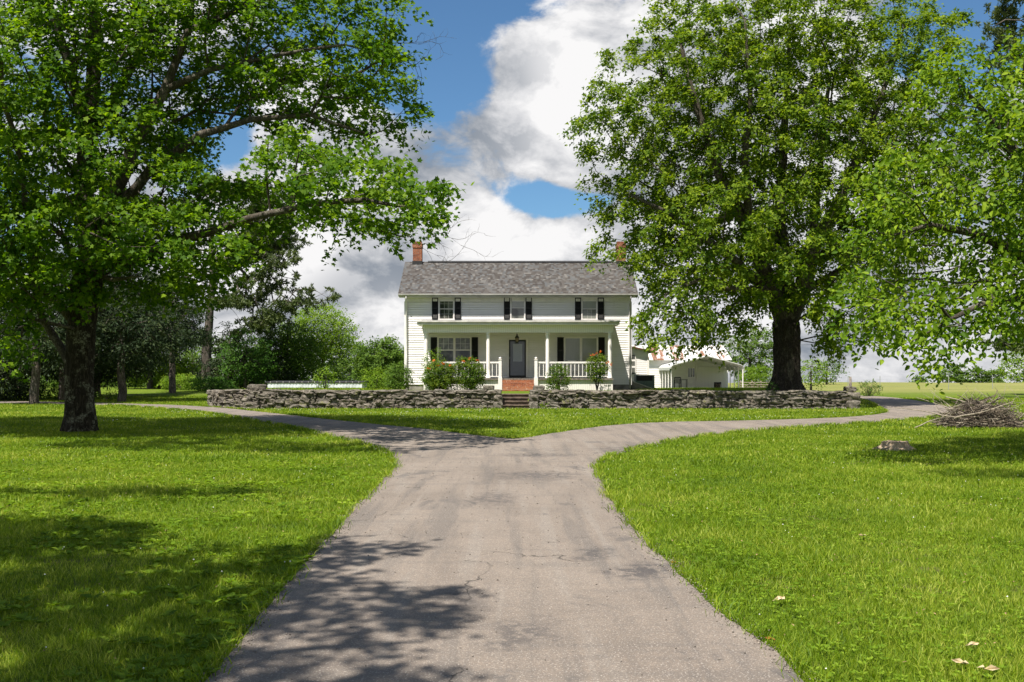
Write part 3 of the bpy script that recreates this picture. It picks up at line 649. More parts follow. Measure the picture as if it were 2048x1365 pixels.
blobsL = [BL(640, 70, 26, 170, 130, 3), BL(720, 130, 25.5, 90, 80, 2), BL(735, 215, 25.5, 95, 45, 1.6), BL(600, 200, 26, 150, 60, 2.4), BL(640, 340, 23, 140, 70, 2.6), BL(730, 395, 22, 160, 60, 2.4), BL(850, 405, 21.5, 66, 34, 1.5), BL(760, 425, 21, 100, 26, 1.5),
 BL(450, 400, 25, 150, 60, 2.8), BL(430, 455, 25, 80, 40, 2.0), BL(330, 470, 24.5, 150, 70, 3.2), BL(250, 330, 26, 170, 130, 4.0), BL(90, 260, 26, 280, 230, 4.5), BL(300, 60, 26.5, 300, 170, 4), BL(120, 480, 25.5, 240, 100, 3.6), BL(210, 545, 24.5, 120, 45, 2.0),
 BL(-60, 480, 26, 160, 130, 3), BL(20, 620, 24, 60, 80, 1.2), BL(250, -150, 27.5, 330, 120, 3), BL(-250, 260, 27.5, 250, 240, 4), BL(345, 550, 28, 80, 45, 2), BL(300, 250, 29, 130, 150, 1.5), ((-6.5, 16.5, 9.8), (2.8, 1.2, .7)), ((-10.5, 18, 9.6), (2.6, 1.5, .7))]
def gapL(P):
    px = P[:, 0] * F / P[:, 1] + CX; py = HY - (P[:, 2] - CH) * F / P[:, 1]
    h = ((px - 445) / 60) ** 2 + ((py - 305) / 50) ** 2 < 1
    front = (P[:, 1] < 25.3) & (px > 120) & (px < 430) & (py > -80) & (py < 455)
    return ~h & ~(front & (np.sin(px * .08) * np.sin(py * .07 + 1) < .45))
make_tree('maple_tree', 'large maple with lichened trunk and long limbs reaching over the left lawn', 'tree', (at(160, 862, yl).x, yl, 0), limbsL, blobsL, .74, 120, .70, .128, 'maple', 'maple_leaf', 'maple_bark',
          trunkargs=dict(flare=1.25, ridge=.03, seed=2), inner=.2, droop=.30, flat=.4, tries=90000, extra=twigs_left, gap=gapL, tip=.011, upb=.75)

# --- big maple right of the house
yr = 48.0
def B_(x, y, Y=yr): return tuple(at(x, y, Y))
trunkR = ([B_(1572, 785), B_(1574, 740), B_(1574, 690), B_(1572, 650), B_(1571, 622)], [.74, .64, .62, .64, .34], None)
limbsR = [trunkR,
 ([B_(1572, 650), B_(1600, 590), B_(1625, 500, 47), B_(1680, 400, 46.5), B_(1740, 260, 46), B_(1790, 120, 46)], [.48, .44, .34, .26, .17, .07], (0, 3)),
 ([B_(1572, 650), B_(1545, 580), B_(1500, 470, 47), B_(1440, 350, 46.5), B_(1390, 200, 46), B_(1360, 80, 46)], [.48, .42, .32, .24, .15, .07], (0, 3)),
 ([B_(1572, 650), B_(1570, 540, 49), B_(1560, 400, 49.5), B_(1570, 240, 50), B_(1580, 60, 50)], [.40, .34, .27, .18, .07], (0, 3)),
 ([B_(1545, 580), B_(1440, 500, 46), B_(1340, 430, 45), B_(1260, 390, 44.5)], [.25, .18, .12, .06], (2, 1)),
 ([B_(1545, 580), B_(1480, 580, 45.5), B_(1400, 560, 44.5), B_(1330, 590, 44)], [.18, .14, .10, .05], (2, 1)),
 ([B_(1500, 470, 47), B_(1490, 330, 45.5), B_(1500, 180, 44.5), B_(1490, 40, 44)], [.22, .17, .11, .05], (2, 2)),
 ([B_(1625, 500, 47), B_(1640, 330, 48), B_(1660, 150, 49)], [.22, .16, .08], (1, 2)),
 ([B_(1600, 590), B_(1680, 540, 48), B_(1760, 500, 48)], [.2, .14, .07], (1, 1)),
]
blobsR = [BL(1540, 330, 48, 300, 280, 6.5), BL(1400, 130, 47, 150, 140, 4.5), BL(1560, 90, 48, 190, 130, 5.5), BL(1740, 130, 48, 150, 120, 4.5), BL(1300, 250, 46.5, 140, 90, 3.5), BL(1215, 275, 46, 65, 55, 2), BL(1300, 380, 46.5, 110, 90, 3), BL(1262, 462, 46, 56, 40, 1.8), BL(1232, 490, 45.5, 40, 24, 1.2),
 BL(1345, 515, 45.5, 95, 75, 3), BL(1420, 590, 45, 130, 75, 3), BL(1330, 645, 44.5, 52, 50, 1.5), BL(1440, 650, 45, 60, 40, 1.6), BL(1650, 560, 46, 130, 90, 3.5), BL(1680, 640, 46, 80, 55, 2.5), BL(1790, 330, 48, 130, 220, 4), BL(1500, 450, 44.5, 200, 130, 3.5), BL(1310, 60, 47, 45, 50, 2), BL(1860, 60, 48, 60, 50, 2), BL(1620, 20, 48, 60, 40, 3), BL(1490, 15, 47, 60, 40, 3), BL(1240, 150, 46.5, 50, 40, 1.5)]
def gapR(P):
    px = P[:, 0] * F / P[:, 1] + CX; py = HY - (P[:, 2] - CH) * F / P[:, 1]
    fr = (P[:, 1] < 46.2) & (px > 1430) & (px < 1720) & (py > 300) & (py < 640) & (np.sin(px * .05 + 1) * np.sin(py * .045) < .1)
    return ~((np.abs(px - 1574) < 48) & (py > 600)) & ~((py > 700)) & ~fr
make_tree('maple_tree', 'huge spreading maple with thick dark trunk behind the stone wall, right of the house', 'tree', (at(1572, 785, yr).x, yr, .65), limbsR, blobsR, 1.12, 190, .80, .19, 'star', 'big_maple_leaf', 'big_bark',
          trunkargs=dict(flare=1.3, ridge=.05, seed=5, seg=72), inner=.3, droop=.55, flat=.8, tries=110000, tip=.013, gap=gapR, upb=.7, sprays=8)

# --- near tree at the right edge
yn = 19.0
def Cn(x, y, Y=yn): return tuple(at(x, y, Y))
tb = Vector((12.6, 20.5, 0))
trunkN = ([tuple(tb), (12.5, 20.5, 1.6), (12.4, 20.4, 3.2)], [.34, .28, .27], None)
limbsN = [trunkN, ([(12.4, 20.4, 3.2), (12.2, 20.2, 5.5), (11.9, 20, 8.5)], [.2, .15, .06], (0, 2)),
 ([(12.4, 20.4, 3.2), Cn(2060, 520), Cn(1960, 470), Cn(1860, 450, 18.5), Cn(1790, 470, 18)], [.17, .12, .08, .05, .02], (0, 2)),
 ([(12.4, 20.4, 3.2), Cn(2080, 380), Cn(2000, 260), Cn(1920, 170, 18.6)], [.16, .1, .07, .03], (0, 2)),
 ([(12.4, 20.4, 3.2), Cn(2080, 600, 18), Cn(1980, 600, 17.5), Cn(1900, 640, 17.2), Cn(1830, 680, 17)], [.12, .08, .06, .04, .015], (0, 2))]
blobsN = [BL(1950, 180, 19, 110, 90, 1.6), BL(2020, 300, 19, 170, 170, 2.2), BL(1850, 370, 18.5, 110, 90, 1.4), BL(1950, 470, 18.5, 200, 110, 2.0), BL(1790, 450, 18, 70, 60, 1.0), BL(1880, 590, 17.8, 170, 90, 1.6), BL(1800, 630, 17.3, 85, 50, .9), ((5.7, 12.0, 8.0), (1.5, .8, .35)), ((8.5, 12.6, 7.8), (1.6, .9, .4)), ((7.5, 14.2, 8.4), (1.3, .6, .4)), BL(1850, 665, 17, 70, 45, .9), BL(2010, 570, 17.5, 110, 90, 1.5),
 BL(2120, 440, 19, 150, 230, 2.5), BL(2200, 250, 20, 200, 250, 3), BL(1850, 230, 18.6, 50, 40, .7), BL(1735, 560, 17.6, 45, 40, .6), BL(1745, 650, 17.2, 40, 40, .6), BL(1850, 700, 17, 35, 22, .5)]
make_tree('broadleaf_tree', 'near leafy tree hanging drooping bright green branches in from the right edge', 'tree', tuple(tb), limbsN, blobsN, .52, 62, .46, .125, 'oval', 'elm_leaf', 'maple_bark', trunkargs=dict(flare=1.3, ridge=.02, seed=8, seg=40),
          inner=.35, droop=.55, flat=.5, tries=60000, tip=.008, upb=.55, jit=.2)

# --- tree beyond the left edge whose shade falls across lane and lawn
tb = Vector((-9.5, 1.5, 0))
limbsS = [([tuple(tb), (-9.4, 1.5, 2.5), (-9.2, 1.5, 5)], [.42, .36, .34], None), ([(-9.2, 1.5, 5), (-7, 1.2, 7), (-4.5, 1.5, 8.2), (-2.8, 2, 8.6)], [.22, .16, .1, .04], (0, 2)), ([(-9.2, 1.5, 5), (-9, 1.5, 9), (-8.5, 1.2, 12)], [.25, .18, .07], (0, 2)), ([(-9.2, 1.5, 5), (-7.5, 4.5, 7.5), (-6, 6, 8.5)], [.18, .12, .05], (0, 2))]
blobsS = [((-3.75, 5.0, 8.2), (.75, .7, .35)), ((-4.9, 4.4, 8.3), (1.1, .8, .5)), ((-4.2, 1.2, 8.1), (1.5, 1.3, .7)), ((-3.8, 2.9, 8.3), (1.1, .9, .6)), ((-6.2, 2.8, 8.5), (1.7, 2.0, .9)), ((-7.6, 5.2, 8.6), (1.9, 1.6, .9)), ((-8.6, 1, 9.5), (2.6, 3, 1.8)), ((-7.2, 9.1, 8.6), (1.8, .45, .4)), ((-5.6, .2, 8.2), (1.4, 1.0, .7))]
make_tree('maple_tree', 'maple standing left of the lane beside the viewer, shading the near lawn and asphalt', 'tree', tuple(tb), limbsS, blobsS, .52, 85, .55, .15, 'star', 'maple_leaf', 'maple_bark', inner=.4, droop=.3, flat=.4, tries=30000, tip=.011, zmin=6.4)

# ------------------------------------------------------------------ background trees
def deciduous(name, label, x, Y, ytop, ybase, wpx, leafm='far_leaf', per=60, size=.2, R=.9, spacing=1.0, group=None, trunk_r=.2, shape='star', yb=None, lean=0, cat='tree', sq=.8, alpha=.35, inner=.35, barkm='limb_bark', upb=.75):
    """broad tree seen at column x, crown rows ytop..ybase, wpx wide"""
    b = at(x, 0, Y); g = tz(b.x, Y); s = Y / F; zt = CH + (HY - ytop) * s; zb = CH + (HY - ybase) * s; zb = max(zb, g + .1); cx_ = b.x; H = zt - zb; w2 = wpx * s / 2
    bl = [((cx_, Y, zb + H * .55), (w2 * .75, w2 * sq, H * .45))]
    for k in range(5):
        a = RNG.uniform(0, 2 * np.pi); bl.append(((cx_ + math.cos(a) * w2 * .5, Y + math.sin(a) * w2 * .5 * sq, zb + H * RNG.uniform(.25, .75)), (w2 * .5, w2 * .45, H * .26)))
    tp = (cx_ + lean, Y, g + (zt - g) * .8); limbs = [([(cx_, Y, g - .05), (cx_ + lean * .3, Y, g + (zt - g) * .4), tp], [trunk_r, trunk_r * .75, trunk_r * .2], None)]
    return make_tree(name, label, cat, (cx_, Y, g), limbs, bl, spacing * .72, int(per * .8), R * .9, size, shape, leafm, barkm, group=group, inner=inner, tries=14000, tip=.012, droop=.25, alpha=alpha, upb=upb, zmin=g + .1)
GT = 'trees along the far edge of the lawn'
deciduous('broadleaf_tree', 'olive green open crowned tree right of the pine, behind the low tin shed', 645, 84, 612, 745, 170, 'fresh_leaf', 70, .18, .9, .9, GT, .12, alpha=.15)
deciduous('broadleaf_tree', 'bushy yellow green tree between the pine and the olive tree', 575, 80, 650, 775, 150, 'far_leaf', 90, .2, .9, .9, GT, .14)
deciduous('broadleaf_tree', 'bright sunlit young tree with pale stems beyond the end of the left drive', 318, 78, 715, 790, 170, 'fresh_leaf', 90, .18, .8, .8, GT, .1)
deciduous('broadleaf_tree', 'dense green tree hugging the left side of the white house', 770, 66, 683, 776, 110, 'far_leaf', 110, .16, .7, .6, GT, .12)
deciduous('broadleaf_tree', 'low rounded green tree behind the right end of the tin shed', 700, 78, 722, 776, 110, 'far_leaf', 90, .16, .8, .8, GT, .12)
deciduous('broadleaf_tree', 'green tree seen behind the carport, left of the huge maple trunk', 1500, 95, 664, 766, 130, 'far_leaf', 70, .22, .9, 1.0, None, .2)
deciduous('broadleaf_tree', 'small round pale green tree at the field edge right of the huge maple', 1653, 112, 724, 770, 66, 'far_leaf', 46, .22, .8, .9, None, .12)
deciduous('broadleaf_tree', 'low green tree just behind the right side of the huge maple trunk', 1622, 78, 720, 776, 60, 'fresh_leaf', 40, .16, .6, .7, None, .1)
GH = 'trees on the far side of the field'
for i, (x, yt, wp, lb) in enumerate(((1915, 722, 40, 'tallest dark tree of the distant row beyond the field'), (1886, 742, 34, 'small leftmost tree of the distant row beyond the field'), (1950, 738, 50, 'rounded tree right of the tallest one in the distant row'), (1990, 740, 54, 'broad low tree in the distant row beyond the brush pile'), (1838, 756, 40, 'low scrub top just showing over the crest of the field'))):
    deciduous('broadleaf_tree', lb, x, 210, yt, 800, wp, 'far_leaf', 120, .55, 1.6, 1.9, GH, .25, sq=.6)
deciduous('broadleaf_tree', 'sunlit yellow green tree at the far right edge of the field', 2050, 150, 690, 790, 90, 'fresh_leaf', 60, .35, 1.3, 1.5, None, .3)
deciduous('broadleaf_tree', 'green tree showing through the gap left of the leaning cedar trunks', 20, 70, 690, 800, 160, 'far_leaf', 50, .18, .9, 1.0, GT, .12)
deciduous('broadleaf_tree', 'green tree low behind the trunk of the big left maple', 165, 84, 700, 790, 170, 'far_leaf', 50, .2, 1.0, 1.1, GT, .12)
deciduous('broadleaf_tree', 'dark bushy tree beside the foot of the pine, left of the tin shed', 490, 74, 665, 778, 110, 'shrub_leaf', 70, .16, .8, .8, GT, .12)
deciduous('broadleaf_tree', 'green scrub tree left of the pine trunk', 385, 82, 690, 778, 60, 'far_leaf', 56, .16, .8, .8, GT, .12)

# cedars
def cedar(x, Y, ytop, wpx, label, zb=1.9, lean=0.0, per=60, leafm='cedar_leaf'):
    b = at(x, 0, Y); g = tz(b.x, Y); s = Y / F; zt = CH + (HY - ytop) * s; H = zt - g; w2 = wpx * s / 2; bl = []
    for k in range(7):
        f_ = k / 6; r = w2 * (1 - .78 * f_ ** 1.3); bl.append(((b.x + RNG.normal() * .2 + lean * f_, Y + RNG.normal() * .2, g + zb + .6 + (H - zb - .8) * f_), (r, r * .9, (H - zb) / 7 * 1.1)))
    limbs = [([(b.x, Y, g - .05), (b.x + lean * .4, Y, g + H * .4), (b.x + lean, Y, g + H * .93)], [.24, .17, .03], None)]
    return make_tree('cedar_tree', label, 'tree', (b.x, Y, g), limbs, bl, .62, per, .6, .26, 'scale', leafm, 'pine_bark', group='dark cedars at the left edge of the lawn', inner=.4, droop=.5, flat=.5, tries=16000, tip=.012, upb=.4, alpha=.1)
cedar(243, 54, 470, 240, 'dark cedar whose bare forked trunk stands beyond the big left maple', 2.6)
cedar(68, 50, 480, 230, 'dark cedar with a pale slender trunk nearest the left edge', 2.7, .4)
cedar(125, 56, 500, 210, 'dark cedar between the pale slender trunk and the big maple trunk', 2.2)
cedar(-40, 55, 470, 240, 'dark cedar cut by the left edge of the picture', .8)
cedar(195, 60, 430, 240, 'tall dark cedar directly behind the big maple trunk', 2.0)
cedar(345, 66, 560, 150, 'small cedar with brownish tips between forked cedar and pine', 3.3)
cedar(460, 76, 655, 130, 'short dark cedar right of the pine trunk', .4)
cedar(540, 78, 668, 90, 'slim dark cedar just left of the tin shed', .2)
cedar(300, 76, 560, 200, 'broad dark cedar behind the forked one', 3.4)

# pine: layered limbs with needle tufts
def pine(x, Y, ybase, limbspec, label, tr, name='pine_tree', toppx=400, group=None, per=150):
    b = at(x, ybase, Y); g = tz(b.x, Y); top = at(x, toppx, Y); root = empty(name, (b.x, Y, g), 0, label, 'tree', group)
    trunk = ([(b.x, Y, g - .1), tuple(at(x + 2, 690, Y)) if ybase > 700 else (b.x, Y, g + 3), tuple(at(x + 14, (690 + toppx) / 2, Y)), tuple(top)], [tr, tr * .85, tr * .5, .05], None)
    limbs = [trunk]; tg = []
    for (y0, x1, y1, dz, w_) in limbspec:
        p0 = at(x + 8, y0, Y); p1 = at(x1, y1, Y + dz); L = (p1 - p0).length
        for k in range(int(w_ * 1.9)):
            f_ = RNG.uniform(.35, 1.03); c = p0.lerp(p1, f_); sp = .16 * L * (.4 + f_ * .6); tg.append((c.x + RNG.normal() * sp * .5, c.y + RNG.normal() * sp, c.z + abs(RNG.normal()) * sp * .42 - .1))
    N, P, rad, kids, ids, tips = grow_wood(limbs, np.array(tg), tip=.014, alpha=.12, wig=.06)
    link('trunk', wood_mesh('trunk', N, P, rad, kids), root, 'pine_bark')
    C = np.array(tg); C = np.repeat(C, 3, 0) + RNG.normal(size=(len(C) * 3, 3)) * np.array([.3, .3, .14]); n = len(C)
    d = norm(RNG.normal(size=(n, per // 3, 3)) + np.array([0, 0, .45])).reshape(-1, 3) if False else None
    dd = RNG.normal(size=(n * (per // 3), 3)) + np.array([0, 0, .5]); pos = np.repeat(C, per // 3, 0) + RNG.normal(size=(n * (per // 3), 3)) * .05
    link('crown', leaf_mesh('crown', pos, RNG.normal(size=pos.shape), dd, RNG.uniform(.2, .36, len(pos)), 'needle' if Y > 1000 else 'scale'), root, 'pine_leaf')
    return root
LEAF['scale2'] = LEAF['scale']
pine(412, 75, 778, [(680, 620, 600, -2, 26), (690, 560, 640, 2, 20), (650, 575, 560, 0, 26), (600, 585, 520, -1, 26), (560, 585, 480, 1, 40), (520, 575, 445, 0, 36), (500, 545, 500, 2, 24), (640, 300, 600, 2, 20), (600, 320, 560, -2, 18), (540, 330, 480, 1, 18), (480, 550, 400, 0, 34), (450, 360, 400, 0, 16), (410, 520, 375, 0, 26), (400, 420, 360, 1, 14), (620, 470, 600, -5, 18), (560, 480, 520, 5, 18), (700, 660, 605, 0, 12)],
     'open crowned pine with ragged horizontal limbs behind the left end of the stone wall', .46, toppx=380, per=75)
pine(2062, 62, 784, [(150, 1985, 60, 0, 16), (90, 2000, 20, 1, 14), (60, 2120, 20, 0, 10), (190, 1990, 130, -1, 10), (20, 2000, -40, 0, 12), (250, 2120, 200, 0, 12), (700, 1990, 690, 0, 10), (680, 2010, 660, 1, 8), (330, 2150, 290, 0, 10)],
     'tall pine showing high at the top right corner behind the near tree', .3, toppx=-80, per=75)

# ------------------------------------------------------------------ shrubs
def shrub(label, x, Y, ytop, wpx, leafm, per=70, size=.09, spacing=.22, R=.28, shape='rhomb', group=None, name='shrub', ybot=None, red=None, stems=5, open_=.2, zoff=0.0, inner=.5):
    b = at(x, 0, Y); g = tz(b.x, Y); s = Y / F; zt = CH + (HY - ytop) * s; H = zt - g; w2 = wpx * s / 2; root = empty(name, (b.x, Y, g), 0, label, 'shrub', group)
    z0 = g + H * open_; bl = [((b.x, Y, (z0 + zt) / 2), (w2 * .8, w2 * .7, (zt - z0) * .5))]
    for k in range(5):
        a = k * 1.3 + RNG.uniform(0, 1); bl.append(((b.x + math.cos(a) * w2 * .5, Y + math.sin(a) * w2 * .4, z0 + (zt - z0) * RNG.uniform(.25, .8)), (w2 * .45, w2 * .4, (zt - z0) * .24)))
    C = sample_blobs(bl, spacing, inner, 6000, g + .05, holes=False)
    limbs = [([(b.x, Y, g - .03), (b.x, Y, g + .15 * H)], [.03, .025], None)]
    for k in range(stems):
        a = k * 6.28 / stems; limbs.append(([(b.x, Y, g), (b.x + math.cos(a) * .12, Y + math.sin(a) * .1, g + H * .3), (b.x + math.cos(a) * w2 * .4, Y + math.sin(a) * w2 * .3, g + H * .62)], [.02, .018, .01], (0, 0)))
    N, P, rad, kids, ids, tips = grow_wood(limbs, C, step=.3, tip=.004, alpha=.1)
    link('stem', wood_mesh('stem', N, P, rad, kids), root, 'dark_twig')
    link('foliage', leaf_cloud('foliage', C, C.mean(0), per, R, size, shape, .25, .6, .6, 5, .2), root, leafm)
    if red:
        for px, py in red:
            C2 = np.array([tuple(at(px, py, Y - .35))]); link('red_tuft', leaf_cloud('red_tuft', C2, C2[0] - np.array([0, 0, 1.0]), 12, .06, .10, 'rhomb', .05, .7, .6, 6, .06), root, 'red_leaf')
    return root
GS = 'shrubs along the front of the porch'
shrub('bushy shrub with orange tinted tips, left of the porch steps and nearest the left column', 880, 50.2, 722, 66, 'nandina_leaf', 60, .085, .2, .26, group=GS, open_=.02, red=[(868, 722), (885, 728), (900, 733), (876, 733), (858, 738)])
shrub('taller loose light green shrub behind the left shrubs, climbing past the railing', 862, 50.9, 700, 36, 'fresh_leaf', 36, .08, .24, .25, group=GS, open_=.05)
shrub('dark rounded nandina immediately left of the brick steps', 940, 50.1, 717, 58, 'nandina_leaf', 64, .085, .2, .26, group=GS, open_=.02, red=[(940, 718), (955, 722), (926, 724)])
shrub('lowest green shrub, immediately right of the brick steps', 1116, 50.2, 731, 48, 'nandina_leaf', 50, .085, .21, .25, group=GS, open_=.02)
shrub('leggy nandina with bright orange tips in front of the right porch column', 1194, 50.2, 712, 44, 'nandina_leaf', 56, .085, .2, .25, group=GS, open_=.32, red=[(1188, 711), (1194, 708), (1200, 706), (1222, 731), (1215, 727), (1184, 712)], stems=7)
shrub('round green bush at the left corner of the white house', 796, 52.5, 728, 56, 'far_leaf', 56, .09, .24, .3, open_=.0)
shrub('sprawling sunlit bush left of the house corner bush', 752, 56, 738, 56, 'fresh_leaf', 50, .1, .28, .3, open_=.0)
shrub('leafy sapling growing out of the terrace in front of the low tin shed', 650, 56.5, 738, 40, 'fresh_leaf', 26, .12, .3, .3, open_=.1)
shrub('leafy undergrowth at the foot of the pine', 425, 70, 758, 90, 'shrub_leaf', 56, .12, .35, .4, open_=0)
shrub('bright leafy undergrowth left of the pine foot', 360, 72, 752, 80, 'fresh_leaf', 56, .12, .35, .4, open_=0)
shrub('green bramble clump by the old fence post in the field', 1738, 66, 762, 46, 'far_leaf', 30, .1, .3, .3, open_=.0)
shrub('low shrub along the dark cedars near the pale trunk', 30, 58, 775, 120, 'shrub_leaf', 46, .12, .4, .4, open_=0)
shrub('low shrub between the cedar trunks behind the maple', 130, 59, 778, 120, 'shrub_leaf', 46, .12, .4, .4, open_=0)
shrub('low leafy growth at the foot of the forked cedar', 215, 57, 785, 60, 'far_leaf', 40, .1, .35, .35, open_=0)
shrub('small weed clump against the stone wall right of the steps', 1090, 43.4, 808, 20, 'fresh_leaf', 24, .06, .14, .12, open_=0)
shrub('sprouts at the left foot of the huge maple trunk', 1543, 47.0, 764, 24, 'shrub_leaf', 30, .07, .2, .2, open_=0)
shrub('hazy green shrub behind the white rail gate', 1510, 92, 735, 80, 'fresh_leaf', 46, .14, .4, .45, open_=0)

# undergrowth mass behind the left cedars (uncountable)
n = 1500; x = RNG.uniform(-80, -8, n); y = RNG.uniform(84, 98, n) ; z = T(x, y) + RNG.uniform(0, 1, n) ** 1.2 * (2.8 + 1.6 * np.sin(x * .3) ** 2)
C = np.stack([x, y, z], 1); tag(link('undergrowth', leaf_cloud('undergrowth', C, np.array([-40, 110, -3.0]), 60, 1.3, .26, 'rhomb', .2, .7, .7), None, 'far_leaf'), 'tangled green undergrowth filling the background left of the house', 'undergrowth', kind='stuff')

# ------------------------------------------------------------------ weeds, clover, fallen leaves
def rosette(nm, lab, pts, size, mt, nl=6, shape='oval', up=.35):
    C = np.array(pts); C = np.repeat(C, nl, 0); n = len(C); a = RNG.uniform(0, 2 * np.pi, n); d = np.stack([np.cos(a), np.sin(a), np.full(n, up) * RNG.uniform(.3, 2.2, n)], 1); nr = np.stack([-np.cos(a) * .5, -np.sin(a) * .5, np.ones(n)], 1)
    pos = C + d * np.array([1, 1, .3]) * .01 + np.array([0, 0, .02]); tag(link(nm, leaf_mesh(nm, pos, nr, d, size * RNG.uniform(.6, 1.25, n), shape), None, mt), lab, 'weeds', kind='stuff')
x, y = scatter(4, 18, 26); k = (x < -.5) & (np.sin(x * 2.1) * np.sin(y * 1.7 + 1) > -.1); x = x[k]; y = y[k]
# thicker along the lane edge
ex = -1.57 - np.abs(RNG.normal(size=130)) * .35 - .08; ey = RNG.uniform(4.2, 9.5, 130); k = ~in_poly(ex, ey); x = np.concatenate([x, ex[k]]); y = np.concatenate([y, ey[k]])
rosette('broad_leaf_weeds', 'broad leaved plantain weeds in the lawn along the left edge of the lane', np.stack([x, y, T(x, y)], 1), .068, 'weed_leaf', 6)
x, y = scatter(4, 24, 60); k = (np.sin(x * 1.9 + 3 * np.sin(y * .7)) > -.3); x0_, y0_ = x[k], y[k]; x, y = scatter(4, 13, 20); k = (x > 1) & (np.sin(x * 1.3 + 2) * np.cos(y * .9) > .05) ; x = x[k]; y = y[k]; ex = 1.75 + np.abs(RNG.normal(size=300)) * .4; ey = RNG.uniform(4.4, 9.5, 300); ex = ex + np.interp(ey, [5, 9, 12], [-.05, -.05, -.1]); k = ~in_poly(ex, ey)
x = np.concatenate([x, ex[k], x0_]); y = np.concatenate([y, ey[k], y0_])
rosette('clover_leaves', 'low clover patches scattered through the lawn beside the lane', np.stack([x, y, T(x, y) + .02], 1), .026, 'weed_leaf', 7, 'rhomb', .2)
x, y = scatter(4, 22, 7); rosette('leaf_litter', 'small curled brown leaf scraps scattered in the grass and at the lane edge', np.stack([x, y, T(x, y) + .025], 1), .022, 'litter', 1, 'oval', .2)
fv = []; ff = []
def flowers(x, y, r):
    out = []
    for a, b in zip(x, y):
        z = tz(a, b) + .05 + random.random() * .03; out.append((a, b, z, r * random.uniform(.6, 1.2)))
    return out
fl = []
x, y = scatter(5, 30, 1.0); fl += flowers(x[:450], y[:450], .007)
x, y = scatter(31, 43.5, 4); k = (np.sin(x * .8) * np.sin(y * .9 + x * .2) > .0) & (x > -14); fl += flowers(x[k], y[k], .011)
mb = MB()
for (a, b, z, r) in fl: mb.add([(a + r, b, z), (a, b + r, z), (a - r, b, z), (a, b - r, z), (a, b, z + r), (a, b, z - r)], [(0, 1, 4), (1, 2, 4), (2, 3, 4), (3, 0, 4), (1, 0, 5), (2, 1, 5), (3, 2, 5), (0, 3, 5)])
tag(mb.build('clover_flowers', 'clover_white'), 'tiny white clover flowers dotted over the lawn', 'flowers', kind='stuff')
def fallen(px, py, size, mt, lab, rz):
    X, Y = gp(px, py); tv, tf = LEAF['maple']; mb = MB(); c, s_ = math.cos(rz), math.sin(rz); z = .045 if abs(X) > 1.5 else .03
    mb.add([(X + size * (v_[0] * c - v_[1] * s_), Y + size * (v_[0] * s_ + v_[1] * c), z + size * (v_[2] * 3 + .08)) for v_ in tv], tf)
    tag(mb.build('fallen_leaf', mt), lab, 'leaf', 'dry leaves lying about the lawn and lane edge')
fallen(1912, 1345, .085, 'dead_leaf', 'pale dry maple leaf on the grass, second from the right bottom corner', .4); fallen(1985, 1362, .10, 'dead_leaf', 'large pale dry maple leaf nearest the bottom right corner', 1.6); fallen(1955, 1308, .07, 'dead_leaf', 'pale dry leaf just above the two lowest ones in the bottom right grass', 2.4)
fallen(1570, 1213, .085, 'dead_leaf', 'curled tan leaf on the grass right of the lane', 2.9); fallen(1722, 1082, .07, 'dead_leaf', 'small pale leaf lying out in the middle of the right lawn', .8); fallen(1534, 1290, .06, 'orange_dead_leaf', 'orange brown leaf on the right edge of the lane', 0.3); fallen(1345, 1134, .05, 'orange_dead_leaf', 'small rust coloured leaf at the lane edge beside the tar stain', 1)

# ------------------------------------------------------------------ stone walls
def stone(mb, c, L, D, H, ang, seed, rough_=.22):
    n = 5; ca, sa = math.cos(ang), math.sin(ang); idx = {}; vs = []; fs = []
    def vid(i, j, k):
        key = (i, j, k)
        if key not in idx:
            p = Vector((i / n * 2 - 1, j / n * 2 - 1, k / n * 2 - 1)); q = p.copy()
            for a in range(3): q[a] = math.copysign(abs(p[a]) ** .85, p[a])
            l4 = (abs(p.x) ** 7 + abs(p.y) ** 7 + abs(p.z) ** 7) ** (1 / 7); q = p / l4 * max(abs(p.x), abs(p.y), abs(p.z))
            nv = mnoise.noise_vector(p * 1.1 + Vector((seed * 3.1, seed * 1.7, seed))) * rough_ + mnoise.noise_vector(p * 3.0 + Vector((seed, 0, 0))) * rough_ * .45
            q = q + nv; x_, y_, z_ = q.x * L / 2, q.y * D / 2, q.z * H / 2; idx[key] = len(vs); vs.append((c[0] + x_ * ca - y_ * sa, c[1] + x_ * sa + y_ * ca, c[2] + z_))
        return idx[key]
    for a in range(n):
        for b in range(n):
            for k, rev in ((0, 1), (n, 0)):
                for f_ in ([vid(a, b, k), vid(a + 1, b, k), vid(a + 1, b + 1, k), vid(a, b + 1, k)], [vid(a, k, b), vid(a, k, b + 1), vid(a + 1, k, b + 1), vid(a + 1, k, b)], [vid(k, a, b), vid(k, a + 1, b), vid(k, a + 1, b + 1), vid(k, a, b + 1)]):
                    fs.append(tuple(f_ if not rev else f_[::-1]))
    mb.add(vs, fs, False)
